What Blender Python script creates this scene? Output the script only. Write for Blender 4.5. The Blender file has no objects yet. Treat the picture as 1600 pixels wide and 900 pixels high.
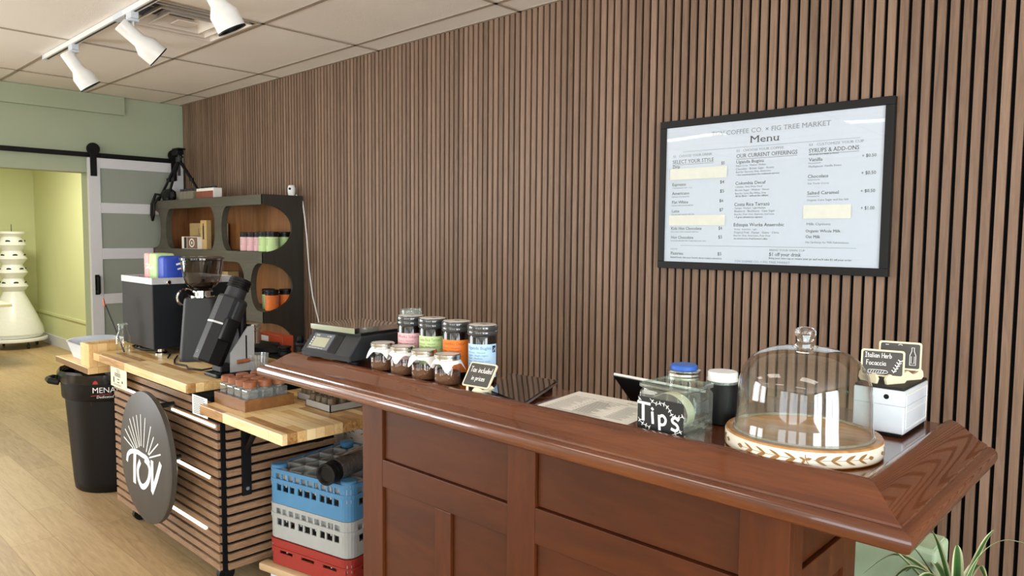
import bpy, bmesh, math, random
from mathutils import Vector, Matrix
random.seed(7)
PI = math.pi
C = bpy.context.scene.collection
SC = bpy.context.scene

# ------------------------------------------------------------ camera, world, lights, exposure
cam_data = bpy.data.cameras.new('camera'); cam = bpy.data.objects.new('camera', cam_data); C.objects.link(cam)
cam_data.sensor_width = 36.0; cam_data.lens = 25.675; cam_data.clip_start = 0.05; cam_data.clip_end = 100
_r = Vector((0.72809314, 0.68542213, 0.00876819)); _u = Vector((-0.05465436, 0.04529675, 0.99747737)); _f = Vector((-0.68329589, 0.72673565, -0.07044157))
_m = Matrix(((_r.x, _u.x, -_f.x, 0), (_r.y, _u.y, -_f.y, -2.867), (_r.z, _u.z, -_f.z, 1.5), (0, 0, 0, 1)))
cam.matrix_world = _m
SC.camera = cam

world = bpy.data.worlds.new('world'); SC.world = world; world.use_nodes = True
_bg = world.node_tree.nodes['Background']; _bg.inputs[0].default_value = (0.62, 0.80, 1.0, 1); _bg.inputs[1].default_value = 1.2

SC.view_settings.view_transform = 'Standard'; SC.view_settings.look = 'None'
SC.view_settings.gamma = 1.0; SC.view_settings.exposure = -0.42
SC.view_settings.use_curve_mapping = False
SC.cycles.transparent_max_bounces = 24
SC.cycles.max_bounces = 8
SC.cycles.sample_clamp_indirect = 6.0

XLW = -6.887
TROFFER = 7.0        # strength of the ceiling light panels
DAYLIGHT = 85.0      # base watts for the storefront windows and the added side fills
CORRIDOR = 95.0

def area_light(name, loc, rot, sx, sy, watts, col):
    d = bpy.data.lights.new(name, 'AREA'); d.shape = 'RECTANGLE'; d.size = sx; d.size_y = sy; d.energy = watts; d.color = col
    o = bpy.data.objects.new(name, d); C.objects.link(o); o.location = loc; o.rotation_euler = rot
    return o
for i, x in enumerate((-1.9, 0.1, 2.1)):
    area_light('storefront_daylight', (x, -7.93, 1.45), (PI/2, 0, 0), 1.5, 2.1, DAYLIGHT*0.65, (0.93, 0.97, 1.0))
for y in (-5.6, -3.0):
    area_light('side_added_fill', (3.66, y, 1.45), (PI/2, 0, PI/2), 1.9, 2.0, DAYLIGHT*2.4, (0.93, 0.97, 1.0))  # unseen right-hand windows, added so daylight brightens the ceiling
for y in (-4.1, -6.5):
    area_light('left_added_fill', (XLW-0.08, y, 1.5), (PI/2, 0, -PI/2), 1.7, 2.0, DAYLIGHT*2.0, (0.97, 0.98, 1.0))  # fill light added on the left to lift the dark ceiling
area_light('corridor_lamp_light', (-9.3, -1.3, 2.6), (0, 0, 0), 1.2, 0.6, CORRIDOR, (1.0, 0.97, 0.82))

# ------------------------------------------------------------ materials
def lin(h):
    h = h.lstrip('#'); v = [int(h[i:i+2], 16)/255 for i in (0, 2, 4)]
    return tuple(c/12.92 if c <= 0.04045 else ((c+0.055)/1.055)**2.4 for c in v) + (1,)
class NT:
    def __init__(s, name):
        s.m = bpy.data.materials.new(name); s.m.use_nodes = True; s.t = s.m.node_tree; s.n = s.t.nodes
        s.p = s.n['Principled BSDF']
    def new(s, typ, **k):
        n = s.n.new(typ)
        for a, v in k.items(): setattr(n, a, v)
        return n
    def link(s, a, b): s.t.links.new(a, b)
    def ramp(s, fac, stops):
        r = s.new('ShaderNodeValToRGB'); e = r.color_ramp.elements
        e[0].position, e[0].color = stops[0][0], lin(stops[0][1]); e[1].position, e[1].color = stops[-1][0], lin(stops[-1][1])
        for p, c in stops[1:-1]:
            q = e.new(p); q.color = lin(c)
        s.link(fac, r.inputs[0]); return r.outputs[0]
    def coords(s, scale=(1, 1, 1), rot=(0, 0, 0), loc=(0, 0, 0)):
        c = s.new('ShaderNodeTexCoord'); m = s.new('ShaderNodeMapping')
        m.inputs['Scale'].default_value = scale; m.inputs['Rotation'].default_value = rot; m.inputs['Location'].default_value = loc
        s.link(c.outputs['Object'], m.inputs[0]); return m.outputs[0]
    def noise(s, vec, scale, detail=4, rough=0.55, dist=0.0):
        n = s.new('ShaderNodeTexNoise'); n.inputs['Scale'].default_value = scale; n.inputs['Detail'].default_value = detail
        n.inputs['Roughness'].default_value = rough; n.inputs['Distortion'].default_value = dist
        s.link(vec, n.inputs['Vector']); return n.outputs[0]
    def mix(s, fac, a, b, mode='MIX'):
        m = s.new('ShaderNodeMix', data_type='RGBA', blend_type=mode)
        for v, i in ((fac, 0), (a, 6), (b, 7)):
            if isinstance(v, (int, float)): m.inputs[i].default_value = v
            elif isinstance(v, tuple): m.inputs[i].default_value = v
            elif isinstance(v, str): m.inputs[i].default_value = lin(v)
            else: s.link(v, m.inputs[i])
        return m.outputs[2]
    def math(s, op, a, b=None):
        m = s.new('ShaderNodeMath', operation=op)
        for v, i in ((a, 0), (b, 1)):
            if v is None: continue
            if isinstance(v, (int, float)): m.inputs[i].default_value = v
            else: s.link(v, m.inputs[i])
        return m.outputs[0]
    def col(s, c):
        if isinstance(c, str): s.p.inputs['Base Color'].default_value = lin(c)
        else: s.link(c, s.p.inputs['Base Color'])
    def set(s, rough=None, metal=None, coat=None, spec=None, trans=None):
        for k, v in (('Roughness', rough), ('Metallic', metal), ('Coat Weight', coat), ('Specular IOR Level', spec), ('Transmission Weight', trans)):
            if v is not None: s.p.inputs[k].default_value = v
    def bump(s, h, strength=0.2, dist=0.01):
        b = s.new('ShaderNodeBump'); b.inputs['Strength'].default_value = strength; b.inputs['Distance'].default_value = dist
        s.link(h, b.inputs['Height']); s.link(b.outputs[0], s.p.inputs['Normal'])

def plain(name, c, rough=0.5, metal=0.0, var=0.06, scale=30, coat=None, bump=0.0, spec=None):
    t = NT(name); v = t.coords()
    n = t.noise(v, scale, 3)
    base = lin(c); lo = tuple(max(0, x*(1-var)) for x in base[:3])+(1,); hi = tuple(min(1, x*(1+var)) for x in base[:3])+(1,)
    t.col(t.mix(n, lo, hi)); t.set(rough, metal, coat, spec)
    if bump: t.bump(n, bump, 0.004)
    return t.m
def emit(name, c, strength):
    t = NT(name); t.p.inputs['Base Color'].default_value = lin(c); t.p.inputs['Emission Color'].default_value = lin(c)
    t.p.inputs['Emission Strength'].default_value = strength; return t.m
def clear(name, tint='#FFFFFF', rough=0.02, ior=1.5, body=None, bodyfac=0.0, wave=0.0):
    """thin clear wall: what passes goes straight on, what glances off is mirrored"""
    t = NT(name); out = t.n['Material Output']
    tr = t.new('ShaderNodeBsdfTransparent'); tr.inputs[0].default_value = lin(tint)
    gl = t.new('ShaderNodeBsdfGlossy'); gl.inputs['Roughness'].default_value = rough; gl.inputs[0].default_value = (1, 1, 1, 1)
    fr = t.new('ShaderNodeLayerWeight'); fr.inputs['Blend'].default_value = 0.5
    f0 = ((ior-1)/(ior+1))**2; fo = t.math('ADD', t.math('MULTIPLY', t.math('POWER', fr.outputs['Facing'], 4.0), 1-f0), f0)
    if wave:
        n = t.noise(t.coords((1, 1, 1)), wave, 1); b = t.new('ShaderNodeBump'); b.inputs['Strength'].default_value = 0.12; b.inputs['Distance'].default_value = 0.01
        t.link(n, b.inputs['Height']); t.link(b.outputs[0], gl.inputs['Normal']); t.link(b.outputs[0], fr.inputs['Normal'])
    mx = t.new('ShaderNodeMixShader'); t.link(fo, mx.inputs[0]); t.link(tr.outputs[0], mx.inputs[1]); t.link(gl.outputs[0], mx.inputs[2])
    last = mx.outputs[0]
    if bodyfac:
        df = t.new('ShaderNodeBsdfPrincipled'); df.inputs['Base Color'].default_value = lin(body or '#FFFFFF'); df.inputs['Roughness'].default_value = 0.3
        m2 = t.new('ShaderNodeMixShader'); m2.inputs[0].default_value = bodyfac; t.link(last, m2.inputs[1]); t.link(df.outputs[0], m2.inputs[2]); last = m2.outputs[0]
    t.link(last, out.inputs[0]); return t.m
def wood(name, stops, axis='x', scale=6, stretch=14, rough=0.4, coat=0.0, ring=0.5, bump=0.05, rnd=None, spec=None, fine=1.0):
    t = NT(name)
    s = {'x': (1, stretch, stretch), 'y': (stretch, 1, stretch), 'z': (stretch, stretch, 1)}[axis]
    v = t.coords(s)
    a = t.noise(v, scale*0.35, 5, 0.6, ring*2); b = t.noise(v, scale*2.5, 3, 0.6)
    f = t.math('ADD', t.math('MULTIPLY', a, 0.75), t.math('MULTIPLY', b, 0.25*fine))
    t.col(t.ramp(f, stops)); t.set(rough, 0, coat, spec); t.bump(b, bump, 0.002); return t.m
def stave(name, stops, axis='x', w=0.045, l=0.5, rough=0.35, off=(0, 0, 0), var=0.55, grain=0.45, coat=0.0, spec=None, gap='#7A5A35', mortar=0.0004):
    """boards glued or laid side by side; brick pattern gives each board its own tone"""
    t = NT(name)
    rot = {'x': (0, 0, 0), 'y': (0, 0, PI/2)}[axis]
    v = t.coords((1, 1, 1), rot, off)
    br = t.new('ShaderNodeTexBrick'); br.offset = 0.37; br.offset_frequency = 2; br.squash = 1
    for k, x in (('Scale', 1.0), ('Mortar Size', mortar), ('Mortar Smooth', 0.0), ('Bias', 0.0), ('Brick Width', l), ('Row Height', w)): br.inputs[k].default_value = x
    br.inputs['Color1'].default_value = (0, 0, 0, 1); br.inputs['Color2'].default_value = (1, 1, 1, 1); br.inputs['Mortar'].default_value = (0.5, 0.5, 0.5, 1)
    t.link(v, br.inputs['Vector'])
    vm = t.new('ShaderNodeVectorMath', operation='ADD'); t.link(v, vm.inputs[0]); sc = t.new('ShaderNodeVectorMath', operation='SCALE'); t.link(br.outputs[0], sc.inputs[0]); sc.inputs['Scale'].default_value = 7.0
    t.link(sc.outputs[0], vm.inputs[1])
    mp = t.new('ShaderNodeMapping'); mp.inputs['Scale'].default_value = (1, 11, 11); t.link(vm.outputs[0], mp.inputs[0])
    n = t.noise(mp.outputs[0], 5, 6, 0.62, 1.2)
    f = t.math('ADD', t.math('MULTIPLY', br.outputs[0], var), t.math('MULTIPLY', n, grain*1.6))
    f = t.math('SUBTRACT', f, grain*0.3)
    c = t.ramp(f, stops)
    t.col(t.mix(br.outputs['Fac'], c, gap)); t.set(rough, 0, coat, spec); t.bump(n, 0.04, 0.002); return t.m

BUTCHER = [(0.05, '#6E4826'), (0.3, '#A27848'), (0.5, '#C9A067'), (0.7, '#DDBC82'), (0.95, '#EBD3A2')]
M = {}
M['butcher'] = stave('butcher_block', BUTCHER, 'x', 0.038, 0.36, 0.32, var=0.8, grain=0.5)
M['butcher_pine'] = stave('light_block', [(0, '#B98648'), (0.4, '#DDB577'), (1, '#EFD09A')], 'x', 0.05, 0.6, 0.35)
M['floor'] = stave('oak_floor', [(0.0, '#7A6246'), (0.35, '#A58A64'), (0.65, '#B99E76'), (1.0, '#C9B189')], 'x', 0.18, 1.25, 0.42, (0.3, 0.05, 0), 0.30, 0.62, gap='#8A6E48', mortar=0.0012)
M['cherry'] = wood('red_brown_varnished_wood', [(0.2, '#381809'), (0.45, '#5A2B12'), (0.7, '#723D1C'), (0.95, '#87502C')], 'x', 5, 12, 0.2, 0.8, 0.25, 0.03)
M['cherry_y'] = wood('red_brown_varnished_wood_crosswise', [(0.2, '#381809'), (0.45, '#5A2B12'), (0.7, '#723D1C'), (0.95, '#87502C')], 'y', 5, 12, 0.2, 0.8, 0.25, 0.03)
M['cherry_z'] = wood('red_brown_wood_upright', [(0.2, '#301405'), (0.5, '#50250C'), (0.75, '#633213'), (0.95, '#78441E')], 'z', 4, 7, 0.40, 0.0, 0.5, 0.03, spec=0.35)
M['cherry_p'] = wood('red_brown_wood_panel', [(0.2, '#2C1204'), (0.5, '#482009'), (0.75, '#592B0F'), (0.95, '#6B3A18')], 'x', 4, 5, 0.42, 0.0, 0.5, 0.03, spec=0.35)
M['shelf_dark'] = wood('dark_charcoal_oak', [(0.2, '#3A3830'), (0.55, '#4F4C41'), (0.9, '#625E50')], 'x', 5, 12, 0.55, 0, 0.3, 0.05)
M['shelf_side'] = wood('dark_charcoal_oak_upright', [(0.2, '#26241F'), (0.55, '#33302A'), (0.9, '#423F37')], 'z', 5, 12, 0.5, 0, 0.3, 0.05)
M['shelf_back'] = wood('warm_brown_panel', [(0.2, '#5C361B'), (0.5, '#8A5830'), (0.8, '#A87343')], 'z', 3, 8, 0.45, 0, 0.8, 0.04)
M['box_walnut'] = wood('walnut_box_wood', [(0.2, '#5E3B1E'), (0.6, '#85592F'), (0.95, '#A67A4B')], 'x', 5, 12, 0.45, 0, 0.5, 0.04)
M['cap_wood'] = wood('acacia_cap_wood', [(0.2, '#6E3A20'), (0.6, '#9C6140'), (0.95, '#C08A66')], 'x', 8, 10, 0.45)
M['cake_wood'] = wood('mango_wood', [(0.25, '#7A4E24'), (0.5, '#A87640'), (0.75, '#C79A60'), (0.95, '#D8B37E')], 'x', 7, 5, 0.35, 0.2, 1.5)
M['black'] = plain('matte_black', '#0B0B0C', 0.5, spec=0.25)
M['blackplastic'] = plain('black_plastic', '#111113', 0.4, spec=0.3)
M['bagblack'] = plain('black_liner_film', '#101011', 0.16, bump=0.6, scale=14)
M['canblack'] = plain('black_ribbed_plastic', '#0C0A09', 0.45, spec=0.25)
M['charcoal'] = plain('charcoal_paint', '#2A2725', 0.6, spec=0.2)
M['charcoal_blue'] = plain('charcoal_panel', '#15181C', 0.55, spec=0.2)
M['grey_dark'] = plain('dark_grey_plastic', '#2B2D30', 0.45, spec=0.3)
M['white'] = plain('white_enamel', '#EDEEEC', 0.3)
M['whiteplastic'] = plain('white_plastic', '#D2DAE3', 0.28)
M['paper'] = plain('white_paper', '#EFEDE6', 0.7)
M['poster'] = plain('pale_blue_white_poster', '#CBD6E3', 0.6, var=0.02, scale=3)
M['tape'] = plain('cream_tape', '#DFE2D6', 0.6)
M['steel'] = plain('brushed_steel', '#C9CBCC', 0.22, 1.0)
M['chrome'] = plain('chrome', '#E6E6E6', 0.07, 1.0, 0.02)
M['tin'] = plain('tin_lid_metal', '#C7C6BF', 0.25, 1.0)
M['greenwall'] = plain('sage_green_paint', '#A9B49A', 0.75, var=0.02, scale=4)
M['limewall'] = plain('lime_green_paint', '#D0D3A4', 0.75, var=0.02, scale=4)
M['whitepaint'] = plain('white_paint', '#D9DAE0', 0.45, var=0.02)
M['frost'] = plain('frosted_glass_pane', '#98A096', 0.35, var=0.03, scale=2)
M['tile'] = plain('ceiling_tile', '#F7F3EF', 0.85, var=0.05, scale=260, bump=0.5)
M['gridbar'] = plain('ceiling_grid_shadow_tone', '#A99E92', 0.5)  # shadow lines along the grid bars are put into this darker colour
M['ink'] = plain('dark_grey_ink', '#33383F', 0.7)
M['inkgrey'] = plain('grey_ink', '#7E868F', 0.7)
M['chalk'] = plain('white_chalk_paint', '#F2F2F0', 0.6)
M['slate'] = plain('slate_chalkboard', '#45433F', 0.6)
M['slateblack'] = plain('black_chalkboard', '#121214', 0.5)
M['cream'] = plain('cream_painted_wood', '#E6DCBC', 0.55)
M['clear'] = clear('clear_glass', '#FBFDFC')
M['clear_green'] = clear('greenish_glass', '#F7FBF9', 0.02, 1.55)
M['clear_rim'] = clear('glass_rim', '#E2EBE6', 0.03, 2.0, '#DCE8E2', .12)
M['smoke'] = clear('smoked_hopper_plastic', '#B4AEAA', 0.05, 1.5)
M['plexi'] = clear('poster_glazing', '#FFFFFF', 0.015, 1.42, wave=2.2)
M['film'] = clear('clear_wrapping_film', '#E8EAEC', 0.1, 2.0, '#C9CDD0', .10, wave=60)
M['plate'] = plain('pale_steel_plate', '#BFC2C4', .4, .35)
M['jarglass'] = clear('small_jar_glass', '#F2F6F5', 0.04, 1.9, '#DDE3E4', .10)
M['fluted'] = clear('fluted_glass_wall', '#E4E8E8', 0.05, 2.1, '#E6EAEA', .22)
M['led'] = emit('led_strip_glow', '#FFF0D2', 9.0)
M['troffer'] = emit('ceiling_light_diffuser', '#FFF9EF', TROFFER)

# ------------------------------------------------------------ mesh building
def rz(a): return Matrix.Rotation(a, 4, 'Z')
class B:
    def __init__(s, off=(0, 0, 0)):
        s.bm = bmesh.new(); s.off = Vector(off); s.X = Matrix.Identity(4)
    def P(s, p): return (s.X @ Vector(p)) - s.off
    def v(s, p): return s.bm.verts.new(s.P(p))
    def f(s, vs):
        try: return s.bm.faces.new(vs)
        except ValueError: return None
    def box(s, x0, x1, y0, y1, z0, z1, bev=0.0, seg=2):
        vs = [s.v(p) for p in ((x0,y0,z0),(x1,y0,z0),(x1,y1,z0),(x0,y1,z0),(x0,y0,z1),(x1,y0,z1),(x1,y1,z1),(x0,y1,z1))]
        fs = [s.f([vs[i] for i in q]) for q in ((0,3,2,1),(4,5,6,7),(0,1,5,4),(1,2,6,5),(2,3,7,6),(3,0,4,7))]
        if bev:
            es = list({e for f in fs for e in f.edges})
            bmesh.ops.bevel(s.bm, geom=es, offset=bev, segments=seg, affect='EDGES', profile=0.5)
        return s
    def prism(s, pts, axis, a0, a1, bev=0.0):
        def p3(q, a): return {'x': (a, q[0], q[1]), 'y': (q[0], a, q[1]), 'z': (q[0], q[1], a)}[axis]
        lo = [s.v(p3(q, a0)) for q in pts]; hi = [s.v(p3(q, a1)) for q in pts]; n = len(pts)
        fs = [s.f(lo[::-1]), s.f(hi)]
        for i in range(n): fs.append(s.f([lo[i], lo[(i+1) % n], hi[(i+1) % n], hi[i]]))
        if bev:
            es = list({e for f in fs[:2] if f for e in f.edges})
            bmesh.ops.bevel(s.bm, geom=es, offset=bev, segments=2, affect='EDGES', profile=0.5)
        return s
    def lathe(s, prof, c=(0, 0, 0), seg=32, close=False, sx=1.0, sy=1.0, a0=0.0, a1=2*PI, rfun=None):
        full = abs(a1-a0-2*PI) < 1e-6; n = seg if full else seg+1
        rings = []
        for r, z in prof:
            if r < 1e-6: rings.append([s.v((c[0], c[1], c[2]+z))]); continue
            ring = []
            for i in range(n):
                a = a0+(a1-a0)*i/seg; rr = r*(rfun(a, z) if rfun else 1)
                ring.append(s.v((c[0]+rr*math.cos(a)*sx, c[1]+rr*math.sin(a)*sy, c[2]+z)))
            rings.append(ring)
        for A, D in zip(rings, rings[1:]):
            m = n if full else n-1
            for i in range(m):
                j = (i+1) % n
                if len(A) == 1 and len(D) == 1: continue
                if len(A) == 1: s.f([A[0], D[j], D[i]])
                elif len(D) == 1: s.f([A[i], A[j], D[0]])
                else: s.f([A[i], A[j], D[j], D[i]])
        return s
    def cyl(s, c, r, h, seg=24, r2=None, bev=0.0):
        r2 = r if r2 is None else r2
        if bev: pr = [(0, 0), (r-bev, 0), (r, bev), (r2, h-bev), (r2-bev, h), (0, h)]
        else: pr = [(0, 0), (r, 0), (r2, h), (0, h)]
        return s.lathe(pr, c, seg)
    def cyl_between(s, p, q, r, seg=12, r2=None):
        p = Vector(p); q = Vector(q); d = q-p; old = s.X
        s.X = s.X @ Matrix.Translation(p) @ d.to_track_quat('Z', 'Y').to_matrix().to_4x4()
        s.cyl((0, 0, 0), r, d.length, seg, r2); s.X = old; return s
    def tube(s, pts, r, seg=8, taper=None):
        pts = [Vector(p) for p in pts]; rings = []; up = Vector((0, 0, 1))
        for i, p in enumerate(pts):
            d = (pts[min(i+1, len(pts)-1)]-pts[max(i-1, 0)]).normalized()
            if abs(d.dot(up)) > 0.95: up = Vector((1, 0, 0))
            a = d.cross(up).normalized(); b = a.cross(d).normalized(); up = b
            rr = r*(taper(i/(len(pts)-1)) if taper else 1)
            rings.append([s.v(p+a*rr*math.cos(2*PI*k/seg)+b*rr*math.sin(2*PI*k/seg)) for k in range(seg)])
        for A, D in zip(rings, rings[1:]):
            for k in range(seg): s.f([A[k], A[(k+1) % seg], D[(k+1) % seg], D[k]])
        s.f(rings[0][::-1]); s.f(rings[-1]); return s
    def sphere(s, c, r, seg=16, sz=1.0):
        n = max(6, seg//2)
        return s.lathe([(r*math.sin(PI*i/n), -r*sz*math.cos(PI*i/n)) for i in range(n+1)], c, seg)
    def grid(s, fn, nu, nv, closeu=False):
        g = [[s.v(fn(i/nu, j/nv)) for j in range(nv+1)] for i in range(nu if closeu else nu+1)]
        for i in range(nu):
            for j in range(nv):
                A = g[i]; D = g[(i+1) % len(g)]
                s.f([A[j], D[j], D[j+1], A[j+1]])
        return s
    def flat(s, pts, mapf):
        s.f([s.v(mapf(*p)) for p in pts]); return s
    def stroke(s, pts, w, mapf, smooth=True, ends=True):
        pts = [Vector(p) for p in pts]
        if smooth and len(pts) > 2:
            out = []
            for i in range(len(pts)-1):
                p0 = pts[max(i-1, 0)]; p1 = pts[i]; p2 = pts[i+1]; p3 = pts[min(i+2, len(pts)-1)]
                for k in range(4):
                    t = k/4; out.append(0.5*((2*p1)+(p2-p0)*t+(2*p0-5*p1+4*p2-p3)*t*t+(3*p1-p0-3*p2+p3)*t**3))
            pts = out+[pts[-1]]
        L, R = [], []; n = len(pts)
        for i, p in enumerate(pts):
            d = (pts[min(i+1, n-1)]-pts[max(i-1, 0)])
            if d.length < 1e-9: d = Vector((1, 0))
            d.normalize(); nn = Vector((-d.y, d.x))*w/2
            if ends and i == 0: p = p-d*w*0.3
            if ends and i == n-1: p = p+d*w*0.3
            L.append(s.v(mapf(*(p+nn)))); R.append(s.v(mapf(*(p-nn))))
        for i in range(n-1): s.f([R[i], R[i+1], L[i+1], L[i]])
        return s
    def text(s, txt, mapf, x0, x1, z, cap, shear=0.0, serif=True):
        if not serif: _gl.clear()
        vs, fs, w = glyphs(txt, serif)
        if not serif: _gl.clear()
        if not w: return s
        sx = (x1-x0)/w; sy = cap/CAPH
        vv = [s.v(mapf(x0+(p[0])*sx+shear*p[1]*sy, z+p[1]*sy)) for p in vs]
        for q in fs: s.f([vv[i] for i in q])
        return s

_gl = {}
CAPH = XH = ASC = None
def glyphs(txt, serif=True):
    global CAPH, XH, ASC
    if CAPH is None:
        CAPH = 1.0
        CAPH = max(v[1] for v in glyphs('H', False)[0]); XH = max(v[1] for v in glyphs('x', False)[0]); ASC = max(v[1] for v in glyphs('l', False)[0]); _gl.clear()
    if txt in _gl: return _gl[txt]
    cu = bpy.data.curves.new('lettering_source', 'FONT'); cu.body = txt; cu.resolution_u = 2; cu.space_character = 1.0
    o = bpy.data.objects.new('lettering_source', cu); C.objects.link(o)
    dg = bpy.context.evaluated_depsgraph_get(); dg.update()
    me = bpy.data.meshes.new_from_object(o.evaluated_get(dg))
    vs = [(v.co.x, v.co.y) for v in me.vertices]; fs = [tuple(p.vertices) for p in me.polygons]
    if serif and vs:
        use = {}
        for q in fs:
            for i in range(len(q)):
                e = tuple(sorted((q[i], q[(i+1) % len(q)]))); use[e] = use.get(e, 0)+1
        marks = (0.0, CAPH, XH, ASC)
        for (i, j), n in use.items():
            if n != 1: continue
            a, c = vs[i], vs[j]
            if abs(a[1]-c[1]) > .004 or not (.045 < abs(a[0]-c[0]) < .14): continue
            y = a[1]
            if min(abs(y-m) for m in marks) > .012: continue
            s0, s1 = min(a[0], c[0])-.055, max(a[0], c[0])+.055; y0, y1 = (y, y+.035) if y < .1 else (y-.035, y)
            k = len(vs); vs += [(s0, y0), (s1, y0), (s1, y1), (s0, y1)]; fs.append((k, k+1, k+2, k+3))
    if vs:
        x0 = min(v[0] for v in vs); w = max(v[0] for v in vs)-x0; vs = [(v[0]-x0, v[1]) for v in vs]
    else: w = 0
    bpy.data.objects.remove(o); bpy.data.meshes.remove(me); bpy.data.curves.remove(cu)
    _gl[txt] = (vs, fs, w); return _gl[txt]
HAND = {
 'T': (.62, [[(0,1),(.3,1),(.6,1)],[(.3,1),(.3,0)]]), 'I': (.5, [[(.05,1),(.45,1)],[(.25,1),(.25,0)],[(.05,0),(.45,0)]]),
 'H': (.62, [[(.05,1),(.05,0)],[(.55,1),(.55,0)],[(.05,.5),(.55,.5)]]), 'F': (.55, [[(.07,1),(.07,0)],[(.07,1),(.5,1)],[(.07,.52),(.42,.52)]]),
 'a': (.52, [[(.42,.5),(.2,.57),(.04,.3),(.15,.02),(.4,.15)],[(.42,.55),(.42,.12),(.5,0)]]), 'x': (.48, [[(.02,.55),(.4,0)],[(.4,.55),(.02,0)]]),
 'i': (.22, [[(.1,.55),(.1,0)],[(.1,.76),(.1,.82)]]), 'n': (.5, [[(.04,.55),(.04,0)],[(.04,.35),(.2,.57),(.38,.42),(.4,0)]]),
 'c': (.46, [[(.38,.48),(.2,.57),(.03,.32),(.1,.05),(.25,0),(.4,.08)]]), 'l': (.2, [[(.08,1),(.08,0)]]),
 'u': (.5, [[(.03,.55),(.05,.12),(.2,0),(.38,.2)],[(.4,.55),(.4,0)]]), 'd': (.5, [[(.38,.45),(.2,.56),(.03,.3),(.15,.02),(.38,.15)],[(.4,1),(.4,0)]]),
 'e': (.46, [[(.05,.3),(.38,.34),(.3,.55),(.15,.56),(.03,.3),(.12,.03),(.25,0),(.4,.08)]]), 'p': (.5, [[(.05,.55),(.05,-.38)],[(.05,.42),(.22,.57),(.42,.35),(.3,.05),(.06,.06)]]),
 'r': (.4, [[(.05,.55),(.05,0)],[(.05,.33),(.18,.53),(.35,.52)]]), 's': (.42, [[(.36,.5),(.18,.58),(.06,.44),(.33,.22),(.28,.02),(.03,.06)]]),
 't': (.36, [[(.15,.88),(.15,.1),(.3,.0)],[(0,.6),(.32,.6)]]), 'b': (.5, [[(.05,1),(.05,0)],[(.05,.4),(.22,.57),(.42,.35),(.3,.03),(.06,.05)]]),
 'o': (.5, [[(.22,.57),(.05,.42),(.05,.12),(.22,0),(.4,.12),(.4,.42),(.22,.57)]]), ' ': (.3, []), '>': (.4, []), }
def hand(b, txt, mapf, x, z, h, w, sx=1.0):
    for ch in txt:
        adv, st = HAND[ch]
        for q in st: b.stroke([(x+p[0]*h*sx, z+p[1]*h) for p in q], w, mapf)
        x += adv*h*sx+0.06*h
    return x

def obj(name, b, mat, parent=None, smooth=False, normals=True):
    me = bpy.data.meshes.new(name)
    if normals: bmesh.ops.recalc_face_normals(b.bm, faces=b.bm.faces)
    b.bm.to_mesh(me); b.bm.free()
    if smooth:
        me.polygons.foreach_set('use_smooth', [True]*len(me.polygons))
        try: me.set_sharp_from_angle(angle=math.radians(38))
        except Exception: pass
    me.materials.append(mat)
    o = bpy.data.objects.new(name, me); C.objects.link(o)
    if parent is not None: o.parent = parent
    return o
def thing(name, label, cat, loc=(0, 0, 0), rot=0.0, group=None):
    o = bpy.data.objects.new(name, None); C.objects.link(o); o.location = loc; o.rotation_euler = (0, 0, rot) if not isinstance(rot, tuple) else rot
    o.empty_display_size = 0.05
    o['label'] = label; o['category'] = cat
    if group: o['group'] = group
    return o
def tag(o, label, cat, group=None, kind=None):
    o['label'] = label; o['category'] = cat
    if group: o['group'] = group
    if kind: o['kind'] = kind
    return o
def struct(name, b, mat, parent=None, smooth=False):
    o = obj(name, b, mat, parent, smooth)
    if parent is None: o['kind'] = 'structure'
    return o
def solo(name, b, mat, loc, label, cat, group=None, smooth=False, rot=0.0):
    """a thing that is one mesh, built in coordinates local to its base"""
    o = obj(name, b, mat, None, smooth); o.location = loc; o.rotation_euler = (0, 0, rot); return tag(o, label, cat, group)
def dup(root, loc, rot=None, label=None, group=None):
    r = root.copy(); C.objects.link(r); r.location = loc
    if rot is not None: r.rotation_euler = (0, 0, rot) if not isinstance(rot, tuple) else rot
    if label: r['label'] = label
    if group: r['group'] = group
    for ch in list(root.children):
        c = ch.copy(); C.objects.link(c); c.parent = r
        for g in ch.children:
            d = g.copy(); C.objects.link(d); d.parent = c
    return r
XZ = lambda y: (lambda u, v: (u, y, v))

# ============================================================ THE ROOM
XL, XR, YF, CZ = -6.887, 3.6, -8.0, 2.672
GX = [-6.307+1.2192*k for k in range(-1, 9)]; GY = [-0.185-0.6096*k for k in range(0, 14)]
b = B(); b.box(-12.0, XR, YF, 0.03, -0.05, 0.0); struct('floor', b, M['floor'])
VX0, VX1, VY0, VY1 = -4.4786+0.0, -3.869, -1.404, -0.795      # opening of the air diffuser
b = B()
for x0, x1, y0, y1 in ((XL-0.15, VX0, YF, 0.03), (VX1, XR, YF, 0.03), (VX0, VX1, YF, VY0), (VX0, VX1, VY1, 0.03)):
    b.box(x0, x1, y0, y1, CZ, CZ+0.04)
ceil = struct('ceiling', b, M['tile'])
b = B()
for x in GX:
    if XL < x < XR: b.box(x-0.012, x+0.012, YF, 0.0, CZ-0.004, CZ+0.001)
for y in GY: b.box(XL, XR, y-0.012, y+0.012, CZ-0.004, CZ+0.001)
b.box(XL, XR, -0.02, 0.0, CZ-0.004, CZ); b.box(XL, XL+0.02, YF, 0, CZ-0.004, CZ)
struct('ceiling_grid', b, M['gridbar'], ceil)

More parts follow.
